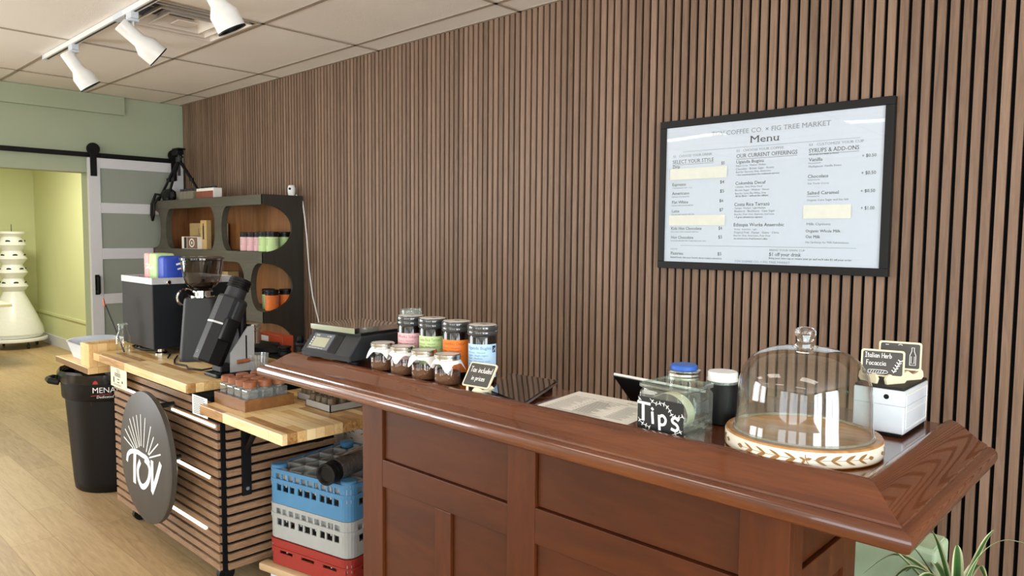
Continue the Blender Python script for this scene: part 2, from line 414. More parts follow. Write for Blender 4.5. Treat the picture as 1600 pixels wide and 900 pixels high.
# slat wall
t = NT('walnut_slat'); vv = t.coords()
sep = t.new('ShaderNodeSeparateXYZ'); t.link(vv, sep.inputs[0])
cell = t.math('FLOOR', t.math('DIVIDE', t.math('ADD', sep.outputs[0], 2.334+0.03966*400-0.0055), 0.03966))
wn = t.new('ShaderNodeTexWhiteNoise', noise_dimensions='1D'); t.link(cell, wn.inputs['W'])
mp = t.new('ShaderNodeMapping'); mp.inputs['Scale'].default_value = (1, 1, 0.06); t.link(vv, mp.inputs[0])
cmb = t.new('ShaderNodeCombineXYZ'); t.link(t.math('MULTIPLY', wn.outputs[0], 9.0), cmb.inputs[2])
va = t.new('ShaderNodeVectorMath', operation='ADD'); t.link(mp.outputs[0], va.inputs[0]); t.link(cmb.outputs[0], va.inputs[1])
n1 = t.noise(va.outputs[0], 55, 5, 0.6, 1.5)
fac = t.math('ADD', t.math('MULTIPLY', n1, 0.75), t.math('MULTIPLY', wn.outputs[0], 0.28))
t.col(t.ramp(fac, [(0.2, '#665143'), (0.5, '#846B59'), (0.72, '#967B68'), (0.95, '#AA9080')])); t.set(0.5, spec=0.3); M['slat'] = t.m
M['felt'] = plain('black_felt', '#0E0F12', 0.95, spec=0.1)
b = B(); b.box(XL, XR, 0.013, 0.06, 0, CZ); wall_b = struct('wall_back', b, M['felt'])
b = B(); P0 = 0.03966; s0 = -2.334
for k in range(-115, 149):
    xc = s0+P0*k
    x0, x1 = xc+0.0066, xc+P0-0.0066
    if x0 < XL+0.002 or x1 > XR: continue
    b.box(x0, x1, 0.0, 0.0135, 0.0, CZ-0.004)
struct('wood_slats', b, M['slat'], wall_b)
# left wall with the opening into the corridor
b = B()
b.box(XL-0.15, XL, -0.80, 0.06, 0, CZ); b.box(XL-0.15, XL, -2.35, -0.80, 2.008, CZ); ys = [YF, -7.4, -5.6, -5.0, -3.2, -2.35]
for i in range(0, 6, 2): b.box(XL-0.15, XL, ys[i], ys[i+1], 0, CZ)
for y in (-6.5, -4.1): b.box(XL-0.15, XL, y-.9, y+.9, 0, 0.45); b.box(XL-0.15, XL, y-.9, y+.9, 2.55, CZ)
struct('wall_left', b, M['greenwall'])
b = B(); b.box(XL, XL+0.04, -3.2, -0.50, 2.515, CZ-0.004); struct('trim_1', b, M['greenwall'])
b = B(); b.box(-11.9, -11.8, -3.2, 0.06, 0, 2.75); struct('wall_corridor_end', b, M['limewall'])
b = B(); b.box(-11.8, XL-0.15, 0.0, 0.06, 0, 2.75)
struct('wall_corridor_side', b, M['limewall'])
b = B(); b.box(-11.8, XL-0.15, -3.2, -3.1, 0, 2.75); struct('wall_corridor_far', b, M['limewall'])
b = B(); b.box(-11.8, XL-0.15, -3.1, 0.0, 2.75, 2.8); struct('ceiling_corridor', b, M['tile'])
b = B(); b.box(-11.8, XL-0.15, -0.014, 0.0, 0.0, 0.13); b.box(-11.8, -11.786, -3.1, -0.014, 0.0, 0.13); struct('baseboard_corridor', b, M['whitepaint'])
b = B(); b.box(-11.8, XL-0.15, -0.016, 0.0, 0.40, 0.43); b.box(-11.8, -11.784, -3.1, -0.016, 0.40, 0.43); struct('trim_2', b, M['limewall'])
for i, y in enumerate((-6.5, -4.1)):
    b = B()
    for y0, y1, z0, z1 in ((y-.9, y-.85, .45, 2.55), (y+.85, y+.9, .45, 2.55), (y-.85, y+.85, .45, .5), (y-.85, y+.85, 2.5, 2.55), (y-.02, y+.02, .5, 2.5)): b.box(XL-.03, XL+.02, y0, y1, z0, z1)
    struct('window_%d' % (i+6), b, M['whitepaint'])  # frames of added, unseen windows that house the left fill light
# walls behind the photographer
wins = [-1.9, 0.1, 2.1]
b = B(); xs = [XL]
for x in wins: xs += [x-0.8, x+0.8]
xs.append(XR)
for i in range(0, len(xs), 2): b.box(xs[i], xs[i+1], YF-0.12, YF, 0, CZ)
for x in wins: b.box(x-0.8, x+0.8, YF-0.12, YF, 0, 0.35); b.box(x-0.8, x+0.8, YF-0.12, YF, 2.5, CZ)
struct('wall_front', b, M['greenwall'])
for i, x in enumerate(wins):
    b = B()
    for x0, x1, z0, z1 in ((x-0.8, x-0.75, .35, 2.5), (x+0.75, x+0.8, .35, 2.5), (x-.75, x+.75, .35, .4), (x-.75, x+.75, 2.45, 2.5), (x-.02, x+.02, .4, 2.45), (x-.75, x+.75, 1.9, 1.94)):
        b.box(x0, x1, YF-0.02, YF+0.03, z0, z1)
    struct('window_%d' % (i+1), b, M['whitepaint'])
b = B(); ys = [YF, -6.6, -4.6, -4.0, -2.0, 0.06]
for i in range(0, 6, 2): b.box(XR, XR+0.1, ys[i], ys[i+1], 0, CZ)
for y in (-5.6, -3.0): b.box(XR, XR+0.1, y-1, y+1, 0, 0.4); b.box(XR, XR+0.1, y-1, y+1, 2.5, CZ)
struct('wall_right', b, M['greenwall'])
for i, y in enumerate((-5.6, -3.0)):
    b = B()
    for y0, y1, z0, z1 in ((y-1, y-.95, .4, 2.5), (y+.95, y+1, .4, 2.5), (y-.95, y+.95, .4, .45), (y-.95, y+.95, 2.45, 2.5), (y-.02, y+.02, .45, 2.45)): b.box(XR-.02, XR+.02, y0, y1, z0, z1)
    struct('window_%d' % (i+4), b, M['whitepaint'])  # frames of the added, unseen windows around the right-hand fill light

# ceiling light panels in the grid (behind and beside the photographer)
cnt = 0
for (ix, iy, lab, half) in ((2, 4, 'nearest the corridor opening', 0), (4, 4, 'above the floor in front of the slatted cart', 0), (6, 4, 'right of the photographer', 0),
                 (2, 7, 'in the second row, left end', 1), (4, 7, 'in the second row, in front of the left window', 1), (6, 7, 'in the second row, in front of the middle window', 1)):
    x0 = GX[ix]+0.02; x1 = GX[ix+1]-0.02; y1 = GY[iy]-0.02; y0 = GY[iy+1]+0.02
    if half: y1 = GY[iy]-0.15; y0 = GY[iy]-0.45
    L = Vector(((x0+x1)/2, (y0+y1)/2, CZ-0.03)); t_ = thing('ceiling_light', 'recessed rectangular ceiling light panel '+lab, 'ceiling light', L, group='ceiling light panels')
    b = B(L)
    for a in ((x0, x1, y0, y0+.02), (x0, x1, y1-.02, y1), (x0, x0+.02, y0+.02, y1-.02), (x1-.02, x1, y0+.02, y1-.02)): b.box(a[0], a[1], a[2], a[3], CZ-0.03, CZ-0.001)
    obj('frame', b, M['white'], t_)
    b = B(L); b.box(x0+.02, x1-.02, y0+.02, y1-.02, CZ-0.02, CZ-0.002); obj('diffuser', b, M['troffer'], t_)

# air diffuser in the ceiling
M['vent_grey'] = plain('vent_enamel', '#E6DED6', 0.45); M['duct'] = plain('galvanised_duct', '#A9AFB4', 0.5, 0.2)
L = Vector(((VX0+VX1)/2, (VY0+VY1)/2, CZ)); t_ = thing('ceiling_vent', 'square stepped air diffuser in the ceiling beside the light track', 'vent', L)
b = B(L)
b.box(VX0, VX1, VY0, VY1, CZ+0.16, CZ+0.17)
for a in ((VX0, VX1, VY0, VY0+.006), (VX0, VX1, VY1-.006, VY1), (VX0, VX0+.006, VY0, VY1), (VX1-.006, VX1, VY0, VY1)): b.box(*a, CZ+0.002, CZ+0.16)
obj('duct_box', b, M['duct'], t_)
b = B(L); cx, cy = L.x, L.y
def pyr(h0, z0, h1, z1):
    for k in range(4):
        a = PI/4+k*PI/2; a2 = a+PI/2; q = math.sqrt(2)
        pts = [(cx+h0*q*math.cos(a), cy+h0*q*math.sin(a), z0), (cx+h0*q*math.cos(a2), cy+h0*q*math.sin(a2), z0), (cx+h1*q*math.cos(a2), cy+h1*q*math.sin(a2), z1), (cx+h1*q*math.cos(a), cy+h1*q*math.sin(a), z1)]
        b.f([b.v(p) for p in pts])
        b.f([b.v((p[0], p[1], p[2]+0.002)) for p in pts])
pyr(0.300, CZ-0.003, 0.275, CZ-0.003)
for (o_, i_) in ((0.262, 0.215), (0.200, 0.150), (0.135, 0.09)): pyr(o_, CZ-0.012, i_, CZ+0.045); pyr(o_+0.008, CZ-0.012, o_, CZ-0.012)
b.box(cx-.055, cx+.055, cy-.055, cy+.055, CZ-0.012, CZ-0.008)
obj('diffuser_cones', b, M['vent_grey'], t_)
for s in (-1, 1):
    b = B(L); b.box(cx-0.28, cx+0.28, cy+s*0.09-0.008, cy+s*0.09+0.008, CZ+0.05, CZ+0.07); obj('support_bar', b, M['steel'], t_)
    b = B(L); b.box(cx+s*0.09-0.008, cx+s*0.09+0.008, cy-0.28, cy+0.28, CZ+0.07, CZ+0.09); obj('support_bar', b, M['steel'], t_)

# track with spotlights
TY = -1.40; L = Vector((-4.0, TY, CZ-0.03))
t_ = thing('light_track', 'white ceiling track rail carrying the spotlights', 'light track', L)
b = B(L); b.box(-5.62, -1.9, TY-0.018, TY+0.018, CZ-0.032, CZ-0.004, 0.002); obj('rail', b, M['white'], t_)
b = B(L); b.box(-5.60, -4.32, TY-0.006, TY+0.006, CZ-0.034, CZ-0.0318); b.box(-4.2, -1.95, TY-0.006, TY+0.006, CZ-0.034, CZ-0.0318); obj('slot', b, M['grey_dark'], t_)
for n_, x0_, x1_ in (('end_cap', -5.64, -5.60), ('joint_cover', -4.33, -4.19)):
    b = B(L); b.box(x0_, x1_, TY-0.02, TY+0.02, CZ-0.035, CZ-0.004, 0.003); obj(n_, b, M['whiteplastic'], t_)
def spotlight(loc, tilt, yaw, label, pivot=0.09, group='spotlights on the ceiling track'):
    t_ = thing('spotlight', label, 'spotlight', loc, group=group)
    b = B(); b.box(-0.035, 0.035, -0.02, 0.02, -0.035, 0.0, 0.003); b.box(-0.028, 0.028, -0.024, 0.024, -0.05, -0.035, 0.003); obj('track_adapter', b, M['whiteplastic'], t_)
    b = B(); b.tube([(0.012, 0, -0.05), (0.012, 0, -0.11)], 0.004, 6); b.tube([(-0.006, 0, -0.05), (-0.006, 0, -0.11)], 0.003, 6); b.box(-0.012, 0.018, -0.01, 0.01, -0.125, -0.105, 0.003); obj('stem', b, M['white'], t_)
    X = Matrix.Translation((0.0, 0, -0.115)) @ rz(yaw) @ Matrix.Rotation(tilt, 4, 'Y') @ Matrix.Translation((0.0, -0.0, 0.045))
    b = B(); b.X = X
    b.lathe([(0, 0.03), (0.034, 0.03), (0.038, 0.025), (0.038, -0.085), (0.062, -0.125), (0.062, -0.20), (0.057, -0.20), (0.055, -0.13), (0.0, -0.11)], (0, 0, 0), 32)
    obj('lamp_shade', b, M['white'], t_, True)
    b = B(); b.X = X; b.lathe([(0.0571, -0.201), (0.063, -0.201), (0.063, -0.196), (0.0615, -0.194)], seg=32); b.lathe([(0.0565, -0.199), (0.05, -0.14), (0, -0.13)], seg=32); obj('inner_rim', b, M['black'], t_, True)
    b = B(); b.X = X
    for k in range(5): b.box(-0.022+0.009*k, -0.018+0.009*k, -0.012, 0.012, 0.0295, 0.0305)
    obj('cooling_slots', b, M['grey_dark'], t_)
    return t_
spotlight((-5.06, TY, CZ-0.03), math.radians(-34), math.radians(82), 'leftmost white cylindrical spotlight on the ceiling track')
spotlight((-4.10, TY, CZ-0.03), math.radians(-52), math.radians(80), 'middle white spotlight on the ceiling track, tilted furthest with its dark mouth showing')
spotlight((-3.16, TY, CZ-0.03), math.radians(-28), math.radians(75), 'right white spotlight cut by the top of the photo, in front of the ceiling vent')

# sliding barn door
XD = -6.80
b = B()
b.box(XD-0.04, XD, -0.816, -0.724, 0.02, 2.13, 0.003); b.box(XD-0.04, XD, -0.125, -0.03, 0.02, 2.13, 0.003)
for z0, z1 in ((2.045, 2.13), (1.667, 1.755), (1.276, 1.369), (0.892, 0.98), (0.50, 0.59), (0.02, 0.20)):
    b.box(XD-0.038, XD-0.001, -0.724, -0.125, z0, z1, 0.003)
door = struct('door_1', b, M['whitepaint'])
for z0, z1 in ((1.755, 2.045), (1.369, 1.667), (0.98, 1.276), (0.59, 0.892), (0.20, 0.50)):
    b = B(); b.box(XD-0.026, XD-0.014, -0.724, -0.125, z0, z1); obj('frosted_pane', b, M['frost'], door)
b = B(); b.box(XD, XD+0.006, -0.790, -0.755, 0.975, 1.145, 0.002); b.box(XD+0.035, XD+0.05, -0.785, -0.760, 0.985, 1.135, 0.006)
b.box(XD+0.004, XD+0.04, -0.782, -0.764, 0.99, 1.01, 0.003); b.box(XD+0.004, XD+0.04, -0.782, -0.764, 1.11, 1.13, 0.003)
obj('door_handle', b, M['black'], door)
for y in (-0.775, -0.115):
    b = B(); b.box(XD, XD+0.008, y-0.025, y+0.025, 1.975, 2.19, 0.002); b.X = Matrix.Translation((XD+0.004, y, 2.20)) @ Matrix.Rotation(PI/2, 4, 'Y'); b.cyl((0, 0, 0), 0.052, 0.008, 24)
    b.cyl((0, 0, -0.03), 0.04, 0.03, 24); b.cyl((0, 0, 0.008), 0.012, 0.008, 8); obj('door_hanger', b, M['black'], door)
t_ = thing('barn_door_track', 'long black flat steel track above the white sliding door', 'door track', (XD-0.02, -1.2, 2.153))
b = B((XD-0.02, -1.2, 2.153)); b.box(XD-0.035, XD-0.027, -2.6, -0.05, 2.133, 2.173, 0.001); obj('track_bar', b, M['black'], t_)
for y in (-2.5, -1.9, -1.3, -0.7, -0.14):
    b = B((XD-0.02, -1.2, 2.153)); b.cyl_between((XD-0.027, y, 2.153), (XD-0.018, y, 2.153), 0.012, 8); b.cyl_between((XL, y, 2.153), (XD-0.035, y, 2.153), 0.01, 8); obj('bolt', b, M['black'], t_)

# white tiered planter tower in the corridor
L = Vector((-11.2, -0.41, 0)); t_ = thing('planter_tower', 'tall white tiered hydroponic planter tower on a wheeled base in the green corridor', 'planter tower', L)
prof = [(0, .14), (.29, .14), (.325, .19), (.31, .27), (.25, .42), (.17, .60), (.125, .70), (.118, .735)]
z = .735
for k in range(4):
    prof += [(.155, z+.05), (.165, z+.065), (.155, z+.08), (.118, z+.145), (.112, z+.165), (.118, z+.18)]; z += .178
prof += [(.13, 1.46), (.155, 1.48), (.155, 1.505), (.14, 1.508), (.10, 1.49), (0, 1.485)]
b = B(); b.lathe(prof, seg=40); obj('tower_body', b, M['whiteplastic_warm'] if 'whiteplastic_warm' in M else M['white'], t_, True)
b = B(); z = .735
for k in range(4):
    for j in range(6):
        a = j*PI/3+(k % 2)*PI/6
        b.X = rz(a) @ Matrix.Translation((.139, 0, z+.112)) @ Matrix.Rotation(-0.9, 4, 'Y'); b.lathe([(0, -.004), (.02, -.004), (.022, .004), (.012, .003), (0, .002)], seg=12, sx=0.8, sy=1.3)
    z += .178
b.X = Matrix.Identity(4); obj('planting_hole', b, M['grey_dark'], t_)
b = B(); b.X = rz(-0.35) @ Matrix.Translation((.178, 0, .615)) @ Matrix.Rotation(1.1, 4, 'Y'); b.cyl((0, 0, -.06), .07, .022, 24); b.X = rz(-0.9) @ Matrix.Translation((.285, 0, .215)) @ Matrix.Rotation(1.35, 4, 'Y'); b.cyl((0, 0, -0.03), .09, .03, 24); obj('access_cap', b, M['whiteplastic'], t_, True)
b = B(); b.cyl((0, 0, .095), .36, .04, 40, bev=.008); obj('base_plate', b, M['white'], t_, True)
for k in range(4):
    a = k*PI/2+.3; b = B(); b.cyl_between((.27*math.cos(a), .27*math.sin(a)-.012, .03), (.27*math.cos(a), .27*math.sin(a)+.012, .03), .03, 14); b.cyl((.27*math.cos(a), .27*math.sin(a), .05), .01, .05, 8); obj('caster', b, M['grey_dark'], t_)
b = B(); b.cyl((0, 0, 1.48), .004, .12, 6); obj('wick', b, M['grey_dark'], t_)

# small white side table edge in the corridor
L = Vector((-9.9, -1.02, 0)); t_ = thing('side_table', 'pale thin-topped side table in the corridor at the left edge, before the planter tower', 'table', L)
b = B(L); b.box(-10.3, -9.5, -1.35, -0.80, .68, .71, .003); obj('tabletop', b, M['cream'], t_)
for x in (-10.25, -9.56):
    for y in (-1.33, -1.22): b = B(L); b.box(x, x+.03, y, y+.03, 0, .68); obj('leg', b, M['whitepaint'], t_)

# ============================================================ BACK SHELF UNIT (dark oak with round cut-outs)
SX0, SX1, SY, SH = -6.755, -4.792, -0.325, 1.781
L = Vector((-5.77, -0.16, 0)); shelf = thing('display_shelf', 'dark charcoal wooden shelf unit with rounded cut-out bays against the slat wall', 'shelf', L)
b = B(L); b.box(SX0+0.02, SX1-0.02, -0.03, -0.012, 0.0, SH-0.02); obj('back_panel', b, M['shelf_back'], shelf)
levels = [(1.708, SH), (1.293, 1.374), (0.870, 0.952), (0.45, 0.53), (0.0, 0.08)]
for z0, z1 in levels:
    b = B(L); b.box(SX0, SX1, SY, SY+0.03, z0, z1, 0.002); b.box(SX0+0.002, SX1-0.001, SY+0.03, -0.03, z1-0.035, z1, 0.001); obj('shelf_board', b, M['shelf_dark'], shelf)
def notch(z, z0, z1, y0, depth, p=2.2, q=2.0):
    t = (2*z-z0-z1)/(z1-z0); return y0+depth*max(0, 1-abs(t)**p)**(1/q)
bays = [(1.374, 1.708), (0.952, 1.293), (0.53, 0.870), (0.08, 0.45)]
b = B(L)
pts = [(-0.012, 0.0), (-0.012, SH)]
zz = [SH]
for z0, z1 in bays:
    n = 22
    pts.append((SY, z1))
    for i in range(n+1):
        z = z1+(z0-z1)*(0.5-0.5*math.cos(PI*i/n)); pts.append((notch(z, z0, z1, SY, 0.225), z))
pts2 = [(-0.012, 0.0), (-0.012, SH), (SY, SH)]+pts[2:]+[(SY, 0.0)]
cl = []
for q in pts2:
    if not cl or (abs(q[0]-cl[-1][0])+abs(q[1]-cl[-1][1])) > 1e-5: cl.append(q)
b.prism(cl, 'x', SX1-0.02, SX1+0.001); obj('side_panel', b, M['shelf_side'], shelf)
pl = [(-0.012, 0.0), (-0.012, SH), (SY, SH)]
for z0, z1 in bays:
    for i in range(23):
        z = z1+(z0-z1)*(0.5-0.5*math.cos(PI*i/22)); pl.append((notch(z, z0, z1, SY, 0.09), z))
pl.append((SY, 0.0)); cl = []
for q in pl:
    if not cl or (abs(q[0]-cl[-1][0])+abs(q[1]-cl[-1][1])) > 1e-5: cl.append(q)
b = B(L); b.prism(cl, 'x', SX0, SX0+0.02); obj('side_panel', b, M['shelf_back'], shelf)
def hourglass(cx, wtop, wwaist, z0, z1, bay):
    b = B(L); n = 20; l = []; r = []
    for i in range(n+1):
        z = z0+(z1-z0)*(0.5-0.5*math.cos(PI*i/n)); tt = abs((2*z-z0-z1)/(z1-z0)); w = wtop-(wtop-wwaist)*max(0, 1-tt**2.1)**0.5
        l.append((cx-w/2, z)); r.append((cx+w/2, z))
    b.prism(l+r[::-1], 'y', SY+0.001, SY+0.045); obj('bay_divider', b, M['shelf_dark'], shelf)
hourglass(-6.53, 0.32, 0.11, 1.374, 1.708, 0); hourglass(-5.485, 0.30, 0.11, 1.374, 1.708, 0)
hourglass(-5.03, 0.34, 0.09, 0.952, 1.293, 1); hourglass(-5.78, 0.34, 0.09, 0.952, 1.293, 1)
hourglass(-6.4, 0.32, 0.10, 0.952, 1.293, 1)
hourglass(-6.4, 0.32, 0.10, 0.53, 0.870, 2)

def lidded_tin(label, loc, colname, col, group, r=0.042, h=0.125, frac=(0.0, 0.88), lidcol='black'):
    t_ = thing('product_jar', label, 'jar', loc, group=group)
    b = B(); b.cyl((0, 0, 0), r, h*0.84, 20, bev=0.003); b.cyl((0, 0, h*0.84), r*0.93, h*0.04, 20); obj('jar_body', b, M['blackplastic'], t_, True)
    b = B(); b.cyl((0, 0, h*0.88), r*1.0, h*0.12, 20, bev=0.003); obj('lid', b, M['blackplastic'], t_, True)
    if col not in M: M[col] = plain(colname, col, 0.6)
    b = B(); b.lathe([(r+.0006, h*frac[0]+.002), (r+.0006, h*frac[1]*0.84)], seg=20); obj('paper_label', b, M[col], t_, True)
    b = B()
    for i, (w, z) in enumerate(((1.0, .62), (.7, .54), (.8, .47), (.6, .40), (.75, .33))):
        for a0 in (-1.5, 0.3):
            b.grid(lambda u, v, a0=a0, w=w, z=z: ((r+.0012)*math.cos(a0-.4*w+u*.8*w), (r+.0012)*math.sin(a0-.4*w+u*.8*w), h*(z+v*.02)), 5, 1)
    obj('label_print', b, M['inkgrey'], t_)
    return t_
PINK, LIME, ORANGE, SKY = '#E3B7BC', '#C3DE9B', '#E8792B', '#BBD8F2'
for i, x in enumerate((-5.26, -5.165, -5.07)):
    lidded_tin('pink labelled jar, %s of the three pink ones on the upper shelf' % ('leftmost', 'middle', 'rightmost')[i], (x, -0.215+0.006*i, 1.374), 'pink_label_paper', PINK, 'labelled jars on the shelf unit', h=0.14)
for i, (x, y) in enumerate(((-4.955, -0.225), (-4.865, -0.215), (-4.90, -0.10))):
    lidded_tin('light green labelled jar on the upper shelf, %s' % ('next to the pink jars', 'nearest the shelf corner', 'behind the two front green ones')[i], (x, y, 1.374), 'green_label_paper', LIME, 'labelled jars on the shelf unit', h=0.145, r=.044)
lidded_tin('black jar with a light green label on the middle shelf left of the orange ones', (-5.03+0.07, -0.20, 0.952), 'green_label_paper', LIME, 'labelled jars on the shelf unit', h=0.15, r=.046)
lidded_tin('orange labelled black jar at the front of the middle shelf', (-4.862, -0.225, 0.952), 'orange_label_paper', ORANGE, 'labelled jars on the shelf unit', h=0.15, r=.048)
lidded_tin('orange labelled black jar set back at the right of the middle shelf', (-4.865, -0.115, 0.952), 'orange_label_paper', ORANGE, 'labelled jars on the shelf unit', h=0.15, r=.046)
# cartons in the upper left bay
M['kraft'] = plain('kraft_carton', '#B59B6B', 0.75); M['kraft2'] = plain('tan_carton', '#C3A56F', 0.75)
t_ = thing('carton', 'large tan cardboard carton in the upper left shelf bay', 'box', (-6.12, -0.11, 1.374)); b = B(); b.box(-.24, .24, -.06, .055, 0, .215, .002); obj('carton_body', b, M['kraft'], t_)
b = B(); b.box(-.06, .12, -.0612, -.060, .12, .124); b.box(-.03, .12, -.0612, -.06, .165, .169); b.box(-.06, -.056, -.0612, -.06, .12, .17); b.box(-.24, .24, -.0612, -.06, .107, .109); obj('printed_lines', b, M['ink'], t_)
t_ = thing('carton', 'narrow upright orange-tan box with a dark tool picture in the upper left bay', 'box', (-5.90, -0.235, 1.374)); b = B(); b.box(-.055, .055, -.02, .02, 0, .235, .002); obj('carton_body', b, M['kraft2'], t_)
b = B(); b.box(-.012, .012, -.0212, -.02, .08, .19, .0); b.box(-.005, .005, -.0216, -.02, .19, .21); obj('printed_tool', b, M['slateblack'], t_)
t_ = thing('carton', 'low white and black box with a kettle picture, front of the upper left bay', 'box', (-6.08, -0.25, 1.374)); b = B(); b.box(-.16, .15, -.04, .03, 0, .10, .002); obj('carton_body', b, M['paper'], t_)
b = B(); b.box(-.11, -.06, -.0412, -.04, .004, .096); obj('black_panel', b, M['slateblack'], t_)
b = B(); b.box(-.05, .145, -.0412, -.04, .004, .096); obj('picture_panel', b, plain('brown_picture', '#7C5B49', 0.5, var=0.5, scale=40), t_)
b = B(); b.X = Matrix.Translation((.04, -.0414, .05)) @ Matrix.Rotation(PI/2, 4, 'X')
b.lathe([(.026, 0), (.036, 0)], seg=20, sx=1.4); b.lathe([(0, 0), (.012, 0)], seg=16); obj('picture_mark', b, M['chalk'], t_)
t_ = thing('carton', 'tan cardboard sheet box in the lower left shelf bay behind the grinders', 'box', (-5.63, -0.17, 0.952)); b = B(); b.box(-.17, .03, -.03, .06, 0, .25, .002); obj('carton_body', b, M['kraft'], t_); b = B(); b.box(-.17, .03, -.0312, -.03, .12, .124); obj('printed_lines', b, M['kraft2'], t_)
# things on top of the shelf
ZT = SH
tr = thing('camera_tripod', 'black folding camera tripod standing on top of the dark shelf', 'tripod', (-6.50, -0.19, ZT))
hub = Vector((0, 0, 0.36))
for k, (fx, fy) in enumerate(((-0.20, -0.10), (0.26, 0.10), (0.04, -0.12))):
    b = B(); ft = Vector((fx, fy, 0.012)); mid = hub.lerp(ft, 0.5)
    b.cyl_between(hub, mid, 0.014, 10); b.cyl_between(mid, ft, 0.011, 10); b.cyl_between(mid-Vector((0, 0, .018)), mid+Vector((0, 0, .012)), 0.019, 10)
    lg = obj('leg', b, M['black'], tr, True)
    b = B(); b.sphere(ft, 0.0125, 10); obj('rubber_foot', b, M['grey_dark'], lg)
b = B(); b.cyl((0, 0, .22), .011, .2, 12); b.cyl((0, 0, .34), .026, .04, 12); obj('centre_column', b, M['grey_dark'], tr, True)
b = B(); b.box(-.03, .03, -.03, .03, .40, .44, .006); b.box(-.06, .06, -.035, .035, .44, .455, .004); b.cyl_between((-.03, 0, .42), (-.09, -.01, .415), .02, 10); b.cyl_between((.03, 0, .40), (.075, 0, .375), .008, 8); obj('pan_head', b, M['black'], tr)
t_ = thing('camera_bag', 'small black padded bag with dangling strap beside the tripod on the shelf', 'bag', (-6.54, -0.265, ZT))
b = B(); b.X = Matrix.Translation((0, 0, .004)); b.lathe([(0, 0), (.07, .0), (.085, .03), (.075, .075), (.04, .095), (0, .1)], seg=20, sx=1.35, sy=.55); obj('bag_body', b, M['black'], t_, True)
b = B(); b.tube([(-.08, -.02, .05), (-.13, -.062, .06), (-.16, -.085, -.03), (-.175, -.085, -.12), (-.15, -.085, -.165), (-.12, -.085, -.12), (-.125, -.08, -.02), (-.09, -.05, .03)], .012, 8); obj('strap', b, M['black'], t_, True)
# small bottles standing in a clear box and two boxes
M['amber'] = plain('amber_glass', '#A08A62', 0.2); M['acrylic'] = clear('acrylic_box', '#E8E4DC', 0.05, 1.45, '#B8B0A4', 0.15)
t_ = thing('sample_box', 'long low clear box of small amber bottles on top of the shelf beside the tripod', 'box', (-6.21, -0.23, ZT))
b = B()
for a in ((-.17, .17, -.04, -.038, 0, .07), (-.17, .17, .038, .04, 0, .07), (-.17, -.168, -.038, .038, 0, .07), (.168, .17, -.038, .038, 0, .07), (-.168, .168, -.038, .038, 0, .002)): b.box(*a)
obj('tray_walls', b, M['acrylic'], t_)
first = None
for i in range(5):
    x = -6.21-0.132+0.066*i
    if first is None:
        first = thing('sample_bottle', 'small amber bottle in the clear box on the shelf top, leftmost', 'bottle', (x, -0.23, ZT+.002), group='small bottles on the shelf top')
        b = B(); b.cyl((0, 0, 0), .024, .07, 14, bev=.003); obj('bottle_body', b, M['amber'], first, True); b = B(); b.cyl((0, 0, .07), .020, .022, 14, bev=.002); obj('cap', b, M['grey_dark'], first, True)
    else: dup(first, (x, -0.23, ZT+.002), label='small amber bottle in the clear box on the shelf top, ' + ('second', 'third', 'fourth', 'rightmost')[i-1] + ' from the tripod side')
t_ = thing('photo_box', 'small white box with a red and brown food picture on the dark shelf top', 'box', (-5.86, -0.22, ZT))
b = B(); b.box(-.155, .155, -.035, .035, 0, .085, .002); obj('carton_body', b, M['paper'], t_)
b = B(); b.box(-.15, .15, -.0362, -.035, .004, .062); obj('picture_panel', b, plain('food_picture', '#8E4B38', 0.5, var=0.6, scale=45), t_)
for i in range(4):
    b = B(); b.cyl((-.11+.07*i, 0, .085), .018, .016, 12); obj('lid', b, M['grey_dark'], t_)
t_ = thing('security_camera', 'small white egg-shaped camera on the right end of the shelf top', 'camera', (-4.86, -0.06, ZT+.001))
b = B(); b.cyl((0, 0, 0), .022, .006, 16); b.lathe([(0, .004), (.024, .006), (.028, .03), (.028, .055), (.022, .075), (0, .082)], seg=20); obj('camera_body', b, M['white'], t_, True)
b = B(); b.X = rz(math.radians(-55)) @ Matrix.Translation((.0265, 0, .05)) @ Matrix.Rotation(PI/2, 4, 'Y'); b.cyl((0, 0, 0), .009, .003, 14); obj('lens', b, M['black'], t_)
b = B((-4.7, 0, 0.8)); b.tube([(-4.85, -.03, 1.79), (-4.80, -.006, 1.74), (-4.772, -.006, 1.62), (-4.748, -.006, 1.48), (-4.722, -.006, 1.25), (-4.675, -.006, 1.05), (-4.60, -.006, .88), (-4.56, -.006, .70), (-4.52, -.006, .3), (-4.5, -.006, .02)], .005, 6)
o = obj('white_wire', b, M['white'], None, True); o.location = (-4.7, 0, 0.8); tag(o, 'thin white wire running down the slat wall from the small white camera', 'wire')

# ============================================================ THE SLATTED COFFEE CART
CX0, CX1, CY0, CY1 = -4.10, -2.885, -1.54, -0.99
L = Vector((-3.5, -1.26, 0)); cart = thing('coffee_cart', 'coffee cart clad in horizontal wood slats with glowing light strips, on casters', 'cart', L)
b = B(L); b.box(CX0+.012, CX1-.012, CY0+.012, CY1, .09, .757); b.box(CX0+.012, -2.99, CY0+.012, CY1, .757, .819); obj('cabinet_body', b, M['felt'], cart)
t = NT('cart_slat'); vv = t.coords((2, 2, 24)); n1 = t.noise(vv, 8, 5, 0.6, 1.0); t.col(t.ramp(n1, [(0.25, '#6F543E'), (0.5, '#8A6C52'), (0.8, '#A78A6E')])); t.set(0.5, spec=0.3); M['cartslat'] = t.m
b = B(L); bz = .095
while bz+.028 < .80:
    if bz < .73: b.box(CX0, CX1-.022, CY0, CY0+.0125, bz, bz+.027)
    else: b.box(CX0, -2.99, CY0, CY0+.0125, bz, bz+.027)
    bz += .0397
obj('front_slats', b, M['cartslat'], cart)
b = B(L); bz = .095
